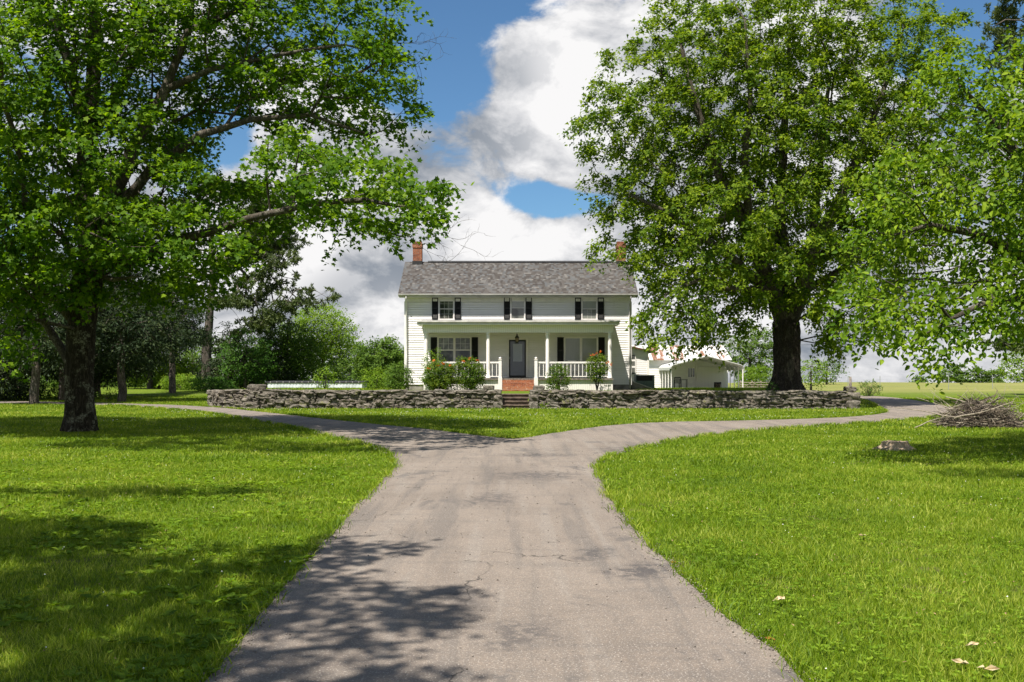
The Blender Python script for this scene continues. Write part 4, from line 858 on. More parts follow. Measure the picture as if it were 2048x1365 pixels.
def stone_wall(name, label, path, hts, thick=.5):
    path = np.array(path); L = np.concatenate([[0], np.cumsum(np.linalg.norm(np.diff(path, axis=0), axis=1))]); root = empty(name, (path[0][0], path[0][1], 0), 0, label, 'wall')
    def pt(s): return np.interp(s, L, path[:, 0]), np.interp(s, L, path[:, 1])
    def an(s): a = pt(min(s + .3, L[-1])); b = pt(max(s - .3, 0)); return math.atan2(a[1] - b[1], a[0] - b[0])
    mb = MB(); z = -.05; sd_ = random.random() * 50
    rows = [.26, .22, .21, .17]; zc = -.06
    for ri, rh in enumerate(rows):
        s = -.1 + random.random() * .1
        while s < L[-1]:
            l = random.uniform(.25, .70) if ri < 3 else random.uniform(.35, .85); H = rh * random.uniform(.9, 1.35); m_ = min(s + l / 2, L[-1]); p = pt(m_); sc = np.interp(m_, L, hts); a = an(m_); sd_ += 1
            zz = (zc + rh / 2) * sc + random.uniform(-.02, .02) + .01 * math.sin(m_ * 1.3)
            off = random.uniform(-.05, .05); stone(mb, (p[0] - math.sin(a) * off, p[1] + math.cos(a) * off, zz), l * 1.04, thick * random.uniform(.92, 1.1) + (.06 if ri == 3 else 0), H * sc, a + random.uniform(-.05, .05), sd_, .36)
            s += l
        zc += rh
    mb.build('stones', 'field_stone', root)
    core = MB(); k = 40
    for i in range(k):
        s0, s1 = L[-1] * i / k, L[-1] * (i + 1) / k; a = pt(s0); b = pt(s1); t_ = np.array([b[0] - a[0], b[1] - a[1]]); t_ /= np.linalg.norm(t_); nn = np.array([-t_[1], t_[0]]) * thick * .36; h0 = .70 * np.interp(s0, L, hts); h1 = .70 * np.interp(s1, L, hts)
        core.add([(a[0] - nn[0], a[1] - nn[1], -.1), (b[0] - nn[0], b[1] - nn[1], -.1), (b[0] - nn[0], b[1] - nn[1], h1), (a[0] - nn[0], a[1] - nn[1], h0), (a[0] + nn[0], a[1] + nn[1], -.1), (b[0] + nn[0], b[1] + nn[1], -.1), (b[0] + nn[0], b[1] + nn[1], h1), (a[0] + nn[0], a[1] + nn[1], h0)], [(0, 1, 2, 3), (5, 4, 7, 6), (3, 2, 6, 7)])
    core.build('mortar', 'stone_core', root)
    return root
yw = 44.2
stone_wall('stone_wall', 'long dry stone wall left of the stone steps, curving back at its far left end', [(-.66, yw), (-6, yw - .1), (-11.4, yw - .35), (-13.0, yw + .6), (-14.2, yw + 3.2), (-15.6, yw + 8.6)], [1, 1.0, 1.04, 1.0, .92, .55])
stone_wall('stone_wall', 'long dry stone wall right of the stone steps, ending in a stone pier by the drive', [(.97, yw), (6, yw - .1), (10, yw - .15), (14.7, yw - .3)], [1, 1.0, .97, .97])
def loose(name, label, cs, group=None, cat='stone'):
    mb = MB()
    for q in cs: stone(mb, *q)
    tag(mb.build(name, 'field_stone'), label, cat, group)
loose('stone_pier', 'rough stone pier ending the wall left of the stone steps', [((-.62, yw - .05, .12), .42, .66, .42, 0, 3), ((-.63, yw - .03, .45), .40, .62, .34, .1, 4), ((-.65, yw, .70), .38, .6, .26, 0, 9)], cat='pier')
loose('stone_pier', 'rough stone pier ending the wall right of the stone steps', [((.96, yw - .05, .12), .42, .66, .42, 0, 13), ((.97, yw - .03, .45), .42, .62, .34, .1, 14), ((.97, yw, .70), .36, .6, .24, 0, 19)], cat='pier')
loose('stone_pier', 'rough stone pier at the right end of the wall beside the bend of the drive', [((14.95, yw - .35, .15), .62, .75, .50, .1, 23), ((14.95, yw - .33, .52), .56, .7, .40, .1, 24), ((14.9, yw - .3, .86), .44, .5, .24, 0.1, 29)], cat='pier')
GB = 'loose blocks lying on top of the stone wall'
loose('stone_block', 'squared loose block lying on the wall at its left corner', [((-11.25, yw - .25, .95), .80, .45, .24, .08, 31, .12)], GB)
loose('stone_block', 'rounded loose block on the wall just left of the steps', [((-1.03, yw, .92), .50, .42, .20, 0, 32, .14)], GB)
loose('stone_block', 'rough loose block on the wall just right of the steps', [((1.20, yw, .88), .46, .42, .26, .1, 33, .2)], GB)
root = empty('stone_steps', (.155, 44, 0), 0, 'four worn brown stone steps climbing through the gap in the stone wall', 'steps')
mb = MB()
for i in range(4):
    mb.box(-.48, .80, yw - .25 + i * .30, yw - .25 + i * .30 + (.30 if i < 3 else 1.1) + .02, -.05 + (0 if i == 0 else .155 * i - .02), .155 * (i + 1) - .05); mb.box(-.48, .80, yw - .29 + i * .30, yw - .25 + i * .30 + (.30 if i < 3 else 1.1) - .003, .155 * (i + 1) - .049, .155 * (i + 1))
o = mb.build('steps', 'step_stone', root); bm = bmesh.new(); bm.from_mesh(o.data); bmesh.ops.bevel(bm, geom=list(bm.edges), offset=.015, segments=2, affect='EDGES'); bm.to_mesh(o.data); bm.free()

# ------------------------------------------------------------------ the farmhouse
HF = 53.6
def hx(px, Y=HF): return (px - CX) * Y / F
def hz(py, Y=HF): return CH + (HY - py) * Y / F
X0, X1 = hx(810), hx(1262); ZW0, ZE = hz(769.5), hz(590.5); HD = 6.0
house = empty('farmhouse', ((X0 + X1) / 2, HF, tz(0, 52)), 0, 'white two storey clapboard farmhouse with black shutters, front porch and grey shingle roof', 'house')
def siding(mb, x0, x1, y0, y1, z0, z1, ex=.125, face='-y'):
    """lapped boards: each course leans out to a lip at its bottom, over a recessed joint"""
    n = max(1, round((z1 - z0) / ex)); h = (z1 - z0) / n; pr = .016; gp_ = .034; dp = .05
    for i in range(n):
        a = z0 + i * h; b = a + h - gp_; c = a + h
        def q(u, d, z):   # u along the wall, d outwards
            return (u, y0 - d, z) if face == '-y' else ((x1 + d, u, z) if face == '+x' else (x0 - d, u, z))
        u0, u1 = (x0, x1) if face == '-y' else (y0, y1)
        mb.add([q(u0, pr, a), q(u1, pr, a), q(u1, .001, b), q(u0, .001, b), q(u0, -dp, a), q(u1, -dp, a), q(u1, -dp, b), q(u0, -dp, b), q(u1, -dp, c), q(u0, -dp, c)],
               [(0, 1, 2, 3), (4, 5, 1, 0)])
        mb.cur = 1; mb.add([q(u1, .001, b), q(u0, .001, b), q(u1, -dp, b), q(u0, -dp, b), q(u1, -dp, c), q(u0, -dp, c)], [(0, 1, 3, 2), (2, 3, 5, 4)]); mb.cur = 0  # recess faces take the painted shade colour
mb = MB(); siding(mb, X0, X1, HF, HF, ZW0, ZE - .02); siding(mb, X0, X1, HF, HF + HD, ZW0, ZE, face='+x'); siding(mb, X0, X1, HF, HF + HD, ZW0, ZE, face='-x'); mb.box(X0 + .055, X1 - .055, HF + .055, HF + HD, ZW0 + .01, ZE)
YR = HF + HD / 2; ZR = hz(524, YR)
mb.prism([(HF + .02, ZE), (HF + HD - .02, ZE), (YR, ZR - .22)], 'x', X0 + .01, X0 + .12); mb.prism([(HF + .02, ZE), (HF + HD - .02, ZE), (YR, ZR - .22)], 'x', X1 - .12, X1 - .01)
mb.build('wall', ['white_siding', 'lap_shade'], house)
mb = MB(); mb.box(X0 + .04, X1 - .04, HF + .03, HF + HD - .03, .3, ZW0 + .005); mb.build('foundation', 'block_foundation', house)
# roof
EX0, EX1 = hx(796.5, HF - .42), hx(1276, HF - .42); EY = HF - .42; EZ = hz(586, EY)
mb = MB()
th = .09
pf = [(EY, EZ), (YR, ZR), (YR, ZR - th * 1.3), (EY, EZ - th)]; mb.prism(pf, 'x', EX0, EX1); pb = [(2 * YR - EY, EZ), (YR + .001, ZR), (YR + .001, ZR - th * 1.3), (2 * YR - EY, EZ - th)]; mb.prism(pb, 'x', EX0, EX1)
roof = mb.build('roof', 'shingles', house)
mb = MB(); mb.prism([(YR - .17, ZR - .05), (YR, ZR + .055), (YR + .17, ZR - .05), (YR, ZR + .01)], 'x', EX0 + 1.3, EX1 - 1.1); mb.build('ridge_vent', 'dark_roof', roof)
sl = (ZR - EZ) / (YR - EY)
for xc, lb in ((hx(835.5, YR), None), (hx(1241.5, YR), None)):
    w_ = .25; mb = MB(); mb.cur = 0; mb.box(xc - w_, xc + w_, YR - .28, YR + .28, ZR - .6, hz(497, YR)); mb.cur = 1; mb.box(xc - w_ - .025, xc + w_ + .025, YR - .31, YR + .31, hz(497, YR) + .001, hz(488, YR)); mb.cur = 2; mb.box(xc - w_ + .02, xc + w_ - .02, YR - .25, YR + .25, hz(488, YR) + .001, hz(484.5, YR))
    ch = mb.build('chimney', ['red_brick', 'mossy_cap', 'mossy_cap'], roof)
    mb = MB(); mb.box(xc - w_ - .03, xc + w_ + .03, YR - .33, YR + .33, ZR - .7, hz(523.5, YR)); mb.build('flashing', 'dark_roof', ch)
# gutter, fascia, soffit
mb = MB(); mb.box(EX0 + .02, EX1 - .02, EY + .02, EY + .05, EZ - .24, EZ - .093); mb.prism([(EX0 + .03, 0)] * 0 or [(EY + .018, EZ - .07), (EY - .10, EZ - .06), (EY - .10, EZ - .10), (EY - .06, EZ - .16), (EY + .018, EZ - .17)], 'x', EX0, EX1); mb.build('gutter', 'grey_trim', house)
mb = MB(); mb.box(EX0 + .04, EX1 - .04, EY + .052, HF + .01, EZ - .235, EZ - .21); mb.box(X0, X1, HF - .05, HF - .026, EZ - .43, EZ - .237)
for xx in (EX0, EX1 - .03): mb.prism([(EY + .03, EZ - .10), (YR, ZR - .13), (YR, ZR - .30), (EY + .03, EZ - .26)], 'x', xx + .001, xx + .029)
mb.build('soffit', 'white_trim', house)
# corner boards + downspouts
for xx in (X0, X1):
    mb = MB(); s_ = 1 if xx == X0 else -1; a, b = sorted((xx - s_ * .035, xx + s_ * .13)); mb.box(a, b, HF - .045, HF + .12, ZW0 - .02, EZ - .44); mb.build('corner_board', 'white_trim', house)
for xx in (hx(813.5) - .0, hx(1259.5)):
    mb = MB(); mb.tube([(xx, EY - .02, EZ - .17), (xx, EY + .02, EZ - .32), (xx, HF - .10, EZ - .62), (xx, HF - .10, 2.4), (xx, HF - .10, .9 if xx < 0 else .72)], .042, 8); mb.build('downspout', 'white_trim' if xx < 0 else 'grey_trim', house)
# windows
def window(px0, px1, py0, py1, kind, cols=3, rows=2, double=False, label=None, name='window'):
    x0, x1 = hx(px0), hx(px1); z0, z1 = hz(py1), hz(py0); y = HF - .07; fw = .055
    f_ = MB(); f_.box(x0, x0 + fw, y, HF + .02, z0, z1); f_.box(x1 - fw, x1, y, HF + .02, z0, z1); f_.box(x0 + fw, x1 - fw, y + .002, HF + .02, z1 - fw, z1); f_.box(x0 - .02, x1 + .02, y - .03, HF + .02, z0 - .05, z0 - .001 + .03)
    w_ = f_.build(name, 'white_trim', house, label)
    units = [(x0 + fw, x1 - fw)]
    if double: xm = (x0 + x1) / 2; units = [(x0 + fw, xm - .035), (xm + .035, x1 - fw)]; q = MB(); q.box(xm - .035, xm + .035, y + .004, HF + .02, z0 + .03, z1 - fw); q.build('mullion', 'white_trim', w_)
    for (a, b) in units:
        zb, zt = z0 + .035, z1 - fw; zm = (zb + zt) / 2
        if kind == 'picture':
            g = MB(); g.box(a + .03, b - .03, y + .045, HF + .0, zb + .03, zt - .03); g.build('pane', 'curtain_glass', w_)
            s_ = MB(); s_.box(a, a + .03, y + .02, HF, zb, zt); s_.box(b - .03, b, y + .02, HF, zb, zt); s_.box(a + .03, b - .03, y + .021, HF, zb, zb + .03); s_.box(a + .03, b - .03, y + .021, HF, zt - .03, zt); s_.build('sash', 'white_trim', w_); continue
        for (u, v_, dy, gl) in ((zm, zt, .02, kind[0]), (zb, zm, .035, kind[1])):
            s_ = MB(); t_ = .026; s_.box(a, a + t_, y + dy, HF, u, v_); s_.box(b - t_, b, y + dy, HF, u, v_); s_.box(a + t_, b - t_, y + dy + .001, HF, u, u + t_); s_.box(a + t_, b - t_, y + dy + .001, HF, v_ - t_, v_)
            c_ = kind[2] if u == zm else kind[3]
            if c_:
                for k in range(1, cols): xx = a + t_ + (b - a - 2 * t_) * k / cols; s_.box(xx - .006, xx + .006, y + dy + .008, HF, u + t_, v_ - t_)
                for k in range(1, rows): zz = u + t_ + (v_ - u - 2 * t_) * k / rows; s_.box(a + t_, b - t_, y + dy + .010, HF, zz - .006, zz + .006)
            sh_ = s_.build('sash', 'white_trim' if kind[4] else 'grey_trim', w_)
            g = MB(); g.box(a + t_, b - t_, y + dy + .012, HF - .003, u + t_, v_ - t_); g.build('pane', gl, sh_)
def shutter(px0, px1, py0, py1):
    x0, x1 = hx(px0), hx(px1); z0, z1 = hz(py1), hz(py0); y = HF - .065; mb = MB(); mb.box(x0, x0 + .045, y, HF + .01, z0, z1); mb.box(x1 - .045, x1, y, HF + .01, z0, z1)
    for zz in (z0, z0 + (z1 - z0) * .47, z1 - .06): mb.box(x0 + .045, x1 - .045, y + .002, HF + .01, zz, zz + .06)
    n = int((z1 - z0) / .045)
    for i in range(n):
        z_ = z0 + (z1 - z0) * (i + .5) / n; mb.add([(x0 + .04, y + .012, z_ - .014), (x1 - .04, y + .012, z_ - .014), (x1 - .04, y + .035, z_ + .018), (x0 + .04, y + .035, z_ + .018)], [(0, 1, 2, 3)])
    mb.box(x0 + .03, x1 - .03, HF - .028, HF + .005, z0 + .02, z1 - .02); mb.build('shutter', 'black_shutter', house)
GG = 'window_glass'
window(877, 909, 596, 640, (GG, GG, True, True, False), label='small paned left window above the porch'); window(1020.5, 1050.7, 592.5, 639.5, ('curtain_glass', GG, False, False, False), label='plain upstairs window above the door with a blind in its top half'); window(1162.6, 1194.8, 596, 640, ('curtain_glass', 'blind_glass', False, True, False), label='right upstairs window, only its lower sash divided')
for a, b in ((864, 876.6), (909.4, 922), (1007.8, 1020.2), (1051, 1063.8), (1149.8, 1162.3), (1195.1, 1207.8)): shutter(a, b, 595.5 if a < 1000 or a > 1100 else 594, 639)
window(874.8, 943, 673.5, 727, ('blind_glass', GG, True, False, True), double=True, label='paired porch window with small panes, left of the door'); window(1127.6, 1196.2, 674, 727, 'picture', double=True, label='large two light picture window, right of the door')
for a, b in ((861.6, 874.4), (943.3, 956.2), (1114.4, 1127.3), (1196.5, 1209.3)): shutter(a, b, 675, 727)
# door
dx0, dx1, dz0, dz1 = hx(1017.8), hx(1052), hz(755.5), hz(680)
mb = MB(); mb.box(dx0 - .10, dx0, HF - .06, HF + .02, dz0, dz1 + .08); mb.box(dx1, dx1 + .10, HF - .06, HF + .02, dz0, dz1 + .08); mb.box(dx0, dx1, HF - .058, HF + .02, dz1, dz1 + .08); mb.build('door_casing', 'white_trim', house)
mb = MB(); fw = .075; mb.box(dx0 + .004, dx0 + fw, HF - .075, HF - .01, dz0, dz1 - .004); mb.box(dx1 - fw, dx1 - .004, HF - .075, HF - .01, dz0, dz1 - .004); mb.box(dx0 + fw, dx1 - fw, HF - .074, HF - .01, dz1 - .09, dz1 - .004); mb.box(dx0 + fw, dx1 - fw, HF - .074, HF - .01, dz0, dz0 + .11)
door = mb.build('door', 'black_metal', house, 'black framed full glass storm door')
m, t, o_ = mat('storm_glass'); principled(t, o_, (.09, .10, .125), .05, None, spec=.7)
m, t, o_ = mat('pale_glass'); principled(t, o_, (.26, .29, .34), .08, None, spec=.7)
mb = MB(); mb.box(dx0 + fw, dx1 - fw, HF - .045, HF - .03, dz0 + .11, dz1 - .09); g = mb.build('pane', 'storm_glass', door)
mb = MB(); mb.box(dx0 + .22, dx1 - .20, HF - .050, HF - .046, dz0 + .86, dz1 - .22); mb.build('inner_light', 'pale_glass', door)
mb = MB(); mb.tube([(dx0 + .04, HF - .12, dz0 + .98), (dx0 + .04, HF - .12, dz0 + 1.12)], .012, 8); mb.box(dx0 + .03, dx0 + .05, HF - .12, HF - .075, dz0 + 1.04, dz0 + 1.06); mb.build('handle', 'galv', door)
# porch
PY = 51.35; px_ = lambda p: (p - CX) * PY / F
PX0, PX1 = px_(846), px_(1226.6); PZ = 1.28; sx0, sx1 = px_(1002), px_(1071)
mb = MB(); mb.box(PX0, PX1, PY - .12, HF - .025, PZ - .07, PZ); mb.build('porch_floor', 'weathered_post', house)
mb = MB(); mb.box(PX0 + .03, sx0 - .02, PY - .02, PY + .03, .55, PZ - .075); mb.box(sx1 + .02, PX1 - .03, PY - .02, PY + .03, .55, PZ - .075); mb.box(PX0 + .03, PX0 + .08, PY + .03, HF - .03, .55, PZ - .075); mb.box(PX1 - .08, PX1 - .03, PY + .03, HF - .03, .55, PZ - .075); mb.build('porch_skirt', 'beadboard', house)
BZ0, BZ1 = hz(665.8, PY), hz(650.6, PY)
mb = MB(); mb.box(PX0, PX1, PY - .10, PY + .12, BZ0, BZ1); mb.box(PX0, PX0 + .2, PY + .12, HF - .03, BZ0, BZ1); mb.box(PX1 - .2, PX1, PY + .12, HF - .03, BZ0, BZ1); mb.build('porch_beam', 'beadboard', house)
mb = MB(); mb.box(PX0 + .2, PX1 - .2, PY + .12, HF - .03, BZ0 + .12, BZ0 + .16); mb.build('porch_ceiling', 'white_trim', house)
mb = MB(); rx0, rx1 = px_(835.5) , px_(1237.5); rz = hz(642.5, PY)
mb.prism([(PY - .36, BZ1 + .06), (HF - .03, BZ1 + .06), (HF - .03, hz(640.8)), (PY - .36, rz - .02)], 'x', rx0 + .04, rx1 - .04); pr = mb.build('porch_roof', 'dark_roof', house)
mb = MB(); mb.box(rx0, rx1, PY - .385, PY - .362, BZ1 + .055, rz - .03); mb.box(rx0 - .03, rx1 + .03, PY - .46, PY - .387, rz - .075, rz + .012); mb.box(rx0 + .01, rx0 + .035, PY - .36, HF - .03, BZ1 + .06, rz - .02); mb.box(rx1 - .035, rx1 - .01, PY - .36, HF - .03, BZ1 + .06, rz - .02); mb.build('fascia', 'grey_trim', pr)
mb = MB(); mb.box(rx0 + .0, rx1 - .0, PY - .40, HF - .03, BZ1 + .004, BZ1 + .05); mb.build('soffit', 'white_trim', pr)
for pc in (852, 976.3, 1095, 1219.6):
    cx_ = px_(pc); mb = MB(); mb.lathe((cx_, PY + .01, PZ), [(.13, 0), (.13, .05), (.105, .08), (.098, .5), (.094, BZ0 - PZ - .14), (.088, BZ0 - PZ - .10), (.12, BZ0 - PZ - .06), (.125, BZ0 - PZ)], 20); mb.build('column', 'white_trim', house)
for (a, b) in ((px_(852) + .1, px_(976.3) - .1), (px_(976.3) + .1, px_(997.5)), (px_(1074.5), px_(1095) - .1), (px_(1095) + .1, px_(1219.6) - .1)):
    mb = MB(); mb.box(a, b, PY - .03, PY + .05, PZ + .78, PZ + .87); n = max(2, int((b - a) / .2))
    rl = mb.build('railing', 'white_trim', house); mb = MB(); mb.box(a, b, PY - .015, PY + .035, PZ + .08, PZ + .13); mb.build('bottom_rail', 'white_trim', rl)
    for i in range(n):
        x = a + (b - a) * (i + .5) / n; q = MB(); q.box(x - .018, x + .018, PY - .008, PY + .028, PZ + .131, PZ + .779); q.build('baluster', 'white_trim', rl)
for (pc) in (1000.3, 1071.8):
    x = px_(pc); mb = MB(); mb.box(x - .075, x + .075, PY - .14, PY + .01, .62, PZ + .96); mb.box(x - .095, x + .095, PY - .16, PY + .03, PZ + .961, PZ + .99); mb.lathe((x, PY - .065, PZ + .991), [(.05, 0), (.045, .02), (.07, .05), (.06, .09), (.02, .115)], 12); mb.box(x - .10, x + .10, PY - .17, PY - .141, .62, PZ + .05); mb.build('newel_post', 'white_trim', house)
# brick steps
mb = MB()
for i in range(3): mb.box(sx0 + .09, sx1 - .09, PY - 1.15 + i * .33, PY - .145, .55, .72 + i * .17 + .0)
mb.build('porch_steps', 'orange_brick', house, 'orange brick steps up to the porch')
mb = MB(); mb.box(sx0 + .06, sx1 - .06, PY - .15, PY - .122, .62, PZ - .075); mb.build('step_riser', 'orange_brick', house)
# lantern hangs from the porch ceiling
lx = (1034 - CX) * 52.3 / F; lz = CH + (HY - 667) * 52.3 / F
root = empty('porch_lantern', (lx, 52.3, lz), 0, 'black hanging lantern in front of the storm door', 'lantern')
mb = MB(); mb.tube([(lx, 52.3, BZ0 + .12), (lx, 52.3, lz - .05)], .01, 6); mb.lathe((lx, 52.3, lz - .52), [(.03, 0), (.08, .02), (.09, .05), (.085, .06)], 8); mb.lathe((lx, 52.3, lz - .24), [(.11, 0), (.12, .02), (.06, .10), (.03, .15), (.04, .17), (.01, .22)], 8)
for k in range(6): a = k * math.pi / 3; mb.tube([(lx + .08 * math.cos(a), 52.3 + .08 * math.sin(a), lz - .46), (lx + .1 * math.cos(a), 52.3 + .1 * math.sin(a), lz - .24)], .008, 4)
mb.build('cage', 'black_metal', root); mb = MB(); mb.lathe((lx, 52.3, lz - .455), [(.07, 0), (.09, .21)], 6); mb.build('glass', 'lamp_glass', root)
# small chair on the porch behind the right railing
cx_ = (1146 - CX) * 52.6 / F
def chair(name, label, x, y, z, rz, mt, w_=.5, h=.42, bh=.9, group=None):
    root = empty(name, (x, y, z), rz, label, 'chair', group); R_ = Matrix.Rotation(rz, 3, 'Z'); base = Vector((x, y, z))
    def bx(a, b, c, d, e, f_, nm):
        mb = MB(); mb.box(a, b, c, d, e, f_); mb.v = [tuple(base + R_ @ Vector(q)) for q in mb.v]; mb.build(nm, mt, root)
    for sx in (-1, 1):
        bx(sx * w_ / 2 - .02, sx * w_ / 2 + .02, -.24, -.20, 0, h + .2, 'leg'); bx(sx * w_ / 2 - .02, sx * w_ / 2 + .02, .18, .22, 0, bh, 'leg'); bx(sx * w_ / 2 - .03, sx * w_ / 2 + .03, -.24, .22, h + .201, h + .23, 'armrest')
    bx(-w_ / 2 + .021, w_ / 2 - .021, -.22, .21, h - .02, h + .02, 'seat')
    mb = MB()
    for k in range(5): q = -w_ / 2 + .06 + k * (w_ - .12) / 4; mb.box(q - .025, q + .025, .185, .205, h + .03, bh - .05)
    mb.box(-w_ / 2 + .021, w_ / 2 - .021, .18, .21, bh - .049, bh + .04); mb.v = [tuple(base + R_ @ Vector(q)) for q in mb.v]; mb.build('backrest', mt, root)
chair('porch_chair', 'small white chair on the porch behind the right railing', cx_, 52.7, PZ, 0.2, 'white_trim')

# ------------------------------------------------------------------ rear wing, outbuilding, carport
YE = 62.0; ex = lambda p, Y=YE: (p - CX) * Y / F; ez = lambda p, Y=YE: CH + (HY - p) * Y / F
root = empty('rear_wing', (7.2, YE, .55), 0, 'small white clapboard wing with a dark sloping eave behind the right corner of the farmhouse', 'building')
mb = MB(); xa, xb = 5.2, ex(1297); siding(mb, xa, xb, YE, YE, ez(781), ez(716)); siding(mb, xa, xb, YE, YE + 6, ez(781), ez(716), face='+x'); mb.box(xa + .01, xb - .055, YE + .055, YE + 6, .4, ez(716)); mb.prism([(xa, ez(716)), (xb - .005, ez(716)), (xb - .005, ez(703)), (xa, ez(680))], 'y', YE + .004, YE + 6); mb.build('wall', ['white_siding', 'lap_shade'], root)
mb = MB(); mb.prism([(xa, ez(677.5)), (xb + .35, ez(703)), (xb + .35, ez(706)), (xa, ez(680.5))], 'y', YE - .3, YE + 6.2); mb.build('roof', 'rust_brown', root)
mb = MB(); mb.box(ex(1261), ex(1271.5), YE - .06, YE, ez(752), ez(708)); w1 = mb.build('window', 'white_trim', root)
mb = MB()
for a, b in ((710, 719), (723, 732), (736, 749)): mb.box(ex(1262), ex(1269.7), YE - .066, YE - .061, ez(b), ez(a))
mb.build('pane', GG, w1); mb = MB(); mb.box(xb - .1, xb + .03, YE - .04, YE + .1, ez(781), ez(716)); mb.build('corner_board', 'white_trim', root)
YB = 80.0
bx_ = lambda p, Y=YB: (p - CX) * Y / F; bz_ = lambda p, Y=YB: CH + (HY - p) * Y / F
root = empty('outbuilding', (bx_(1375), YB, .3), 0, 'long white clapboard outbuilding with a rusty streaked tin roof behind the carport', 'building')
xa, xb = bx_(1262), bx_(1456); zr0, zr1 = .2, bz_(719)
mb = MB(); siding(mb, xa, xb, YB, YB, zr0, zr1, .14); siding(mb, xa, xb, YB, YB + 6, zr0, zr1, .14, face='+x'); mb.box(xa, xb - .055, YB + .055, YB + 6, zr0, zr1); rz = bz_(691, YB + 3); mb.prism([(YB + .01, zr1), (YB + 6, zr1), (YB + 3, rz - .05)], 'x', xb - .12, xb - .01); mb.build('wall', ['white_siding', 'lap_shade'], root)
mb = MB(); mb.prism([(YB - .3, zr1 - .03), (YB + 3, rz), (YB + 3, rz - .05), (YB - .3, zr1 - .08)], 'x', xa, xb + .25); mb.prism([(YB + 6.3, zr1 - .03), (YB + 3.001, rz), (YB + 3.001, rz - .05), (YB + 6.3, zr1 - .08)], 'x', xa, xb + .25); mb.build('roof', 'rusty_tin', root)
mb = MB(); mb.box(bx_(1372.5), bx_(1390.5), YB - .06, YB, .3, bz_(733)); d_ = mb.build('door', 'white_trim', root)
mb = MB()
for k in range(3): a = 1376 + k * 4.6; mb.box(bx_(a), bx_(a + 3.2), YB - .066, YB - .061, bz_(754.5), bz_(737))
mb.build('pane', GG, d_); mb = MB(); mb.box(bx_(1392), bx_(1394.3), YB - .09, YB, .25, bz_(725)); mb.build('trim', 'white_trim', root)
mb = MB(); mb.box(bx_(1394.4), bx_(1451), YB - .05, YB - .0225, .3, bz_(734)); mb.build('panel', 'beadboard', root)
# slab
mb = MB(); mb.box(bx_(1344, 74), bx_(1490, 74), 72.8, 79.9, .05, .345); tag(mb.build('carport_slab', 'concrete'), kind='structure')
# carport
YC = 74.0; cx0, cx1 = bx_(1342.5, YC), bx_(1485.5, YC); eave = bz_(735, YC); peak = bz_(713, YC); cxm = (cx0 + cx1) / 2
root = empty('carport', (cxm, YC, .345), 0, 'open metal carport with a low arched roof in front of the outbuilding', 'carport')
def cprof(off=0):
    p = [(cx0 - .05 - off * .6, eave - .22), (cx0 - .05 - off * .6, eave - .02), (cx0 + .02, eave + .08 + off * .4), (cx0 + .16, eave + .16 + off), (cxm, peak + off), (cx1 - .16, eave + .16 + off), (cx1 - .02, eave + .08 + off * .4), (cx1 + .05 + off * .6, eave - .02), (cx1 + .05 + off * .6, eave - .22)]
    return p
mb = MB(); a = cprof(.045); b = cprof(.0)
for y0, y1 in ((YC - .15, YC + 5.9),):
    n = len(a); vs = [(x, y0, z) for x, z in a] + [(x, y1, z) for x, z in a] + [(x, y0, z) for x, z in b] + [(x, y1, z) for x, z in b]; fs = []
    for i in range(n - 1): fs += [(i, i + 1, n + i + 1, n + i), (2 * n + i, 3 * n + i, 3 * n + i + 1, 2 * n + i + 1), (i, 2 * n + i, 2 * n + i + 1, i + 1), (n + i, n + i + 1, 3 * n + i + 1, 3 * n + i)]
    mb.add(vs, fs)
mb.build('roof', 'carport_metal', root)
for k in range(5):
    y = YC + k * 1.42
    for x in (cx0, cx1): mb = MB(); mb.box(x - .03, x + .03, y - .03, y + .03, .345, eave + .03); mb.build('post', 'white_trim', root)
    mb = MB(); mb.tube([(cx0, y, eave + .02), (cx0 + .16, y, eave + .11), (cxm, y, peak - .05), (cx1 - .16, y, eave + .11), (cx1, y, eave + .02)], .028, 6); mb.build('rafter', 'grey_trim', root)
chair('patio_chair', 'dark metal chair with rounded back under the left side of the carport', bx_(1355.5, 76.5), 76.5, .345, 2.9, 'black_metal', .5, .42, .86)
# small table
root = empty('patio_table', (bx_(1366, 77), 77, .345), 0, 'small dark table right of the chair under the carport', 'table'); tx = bx_(1366, 77)
mb = MB(); mb.box(tx - .32, tx + .32, 76.75, 77.25, .345 + .66, .345 + .70); mb.build('tabletop', 'black_metal', root)
for sx in (-.28, .28):
    for sy in (76.8, 77.2): mb = MB(); mb.box(tx + sx - .02, tx + sx + .02, sy - .02, sy + .02, .345, 1.004); mb.build('leg', 'black_metal', root)
root = empty('firewood_rack', (bx_(1435, 78.5), 78.5, .345), 0, 'small dark crate of split logs against the wall under the carport', 'crate'); wx = bx_(1435, 78.5)
mb = MB()
for sx in (-.25, .22):
    for sy in (78.3, 78.6): mb.box(wx + sx, wx + sx + .03, sy, sy + .03, .345, .83)
mb.box(wx - .25, wx + .25, 78.29, 78.64, .36, .40); mb.box(wx - .25, wx + .25, 78.28, 78.299, .72, .82); mb.box(wx - .25, wx + .25, 78.64, 78.66, .36, .8); mb.build('frame', 'black_metal', root)
mb = MB()
for i, (a, b) in enumerate(((-.15, .48), (0, .48), (.14, .47), (-.07, .6), (.08, .61), (-.16, .68), (.16, .66))): mb.tube([(wx + a, 78.32, b), (wx + a, 78.6, b)], .065, 7)
mb.build('logs', 'dry_wood', root)
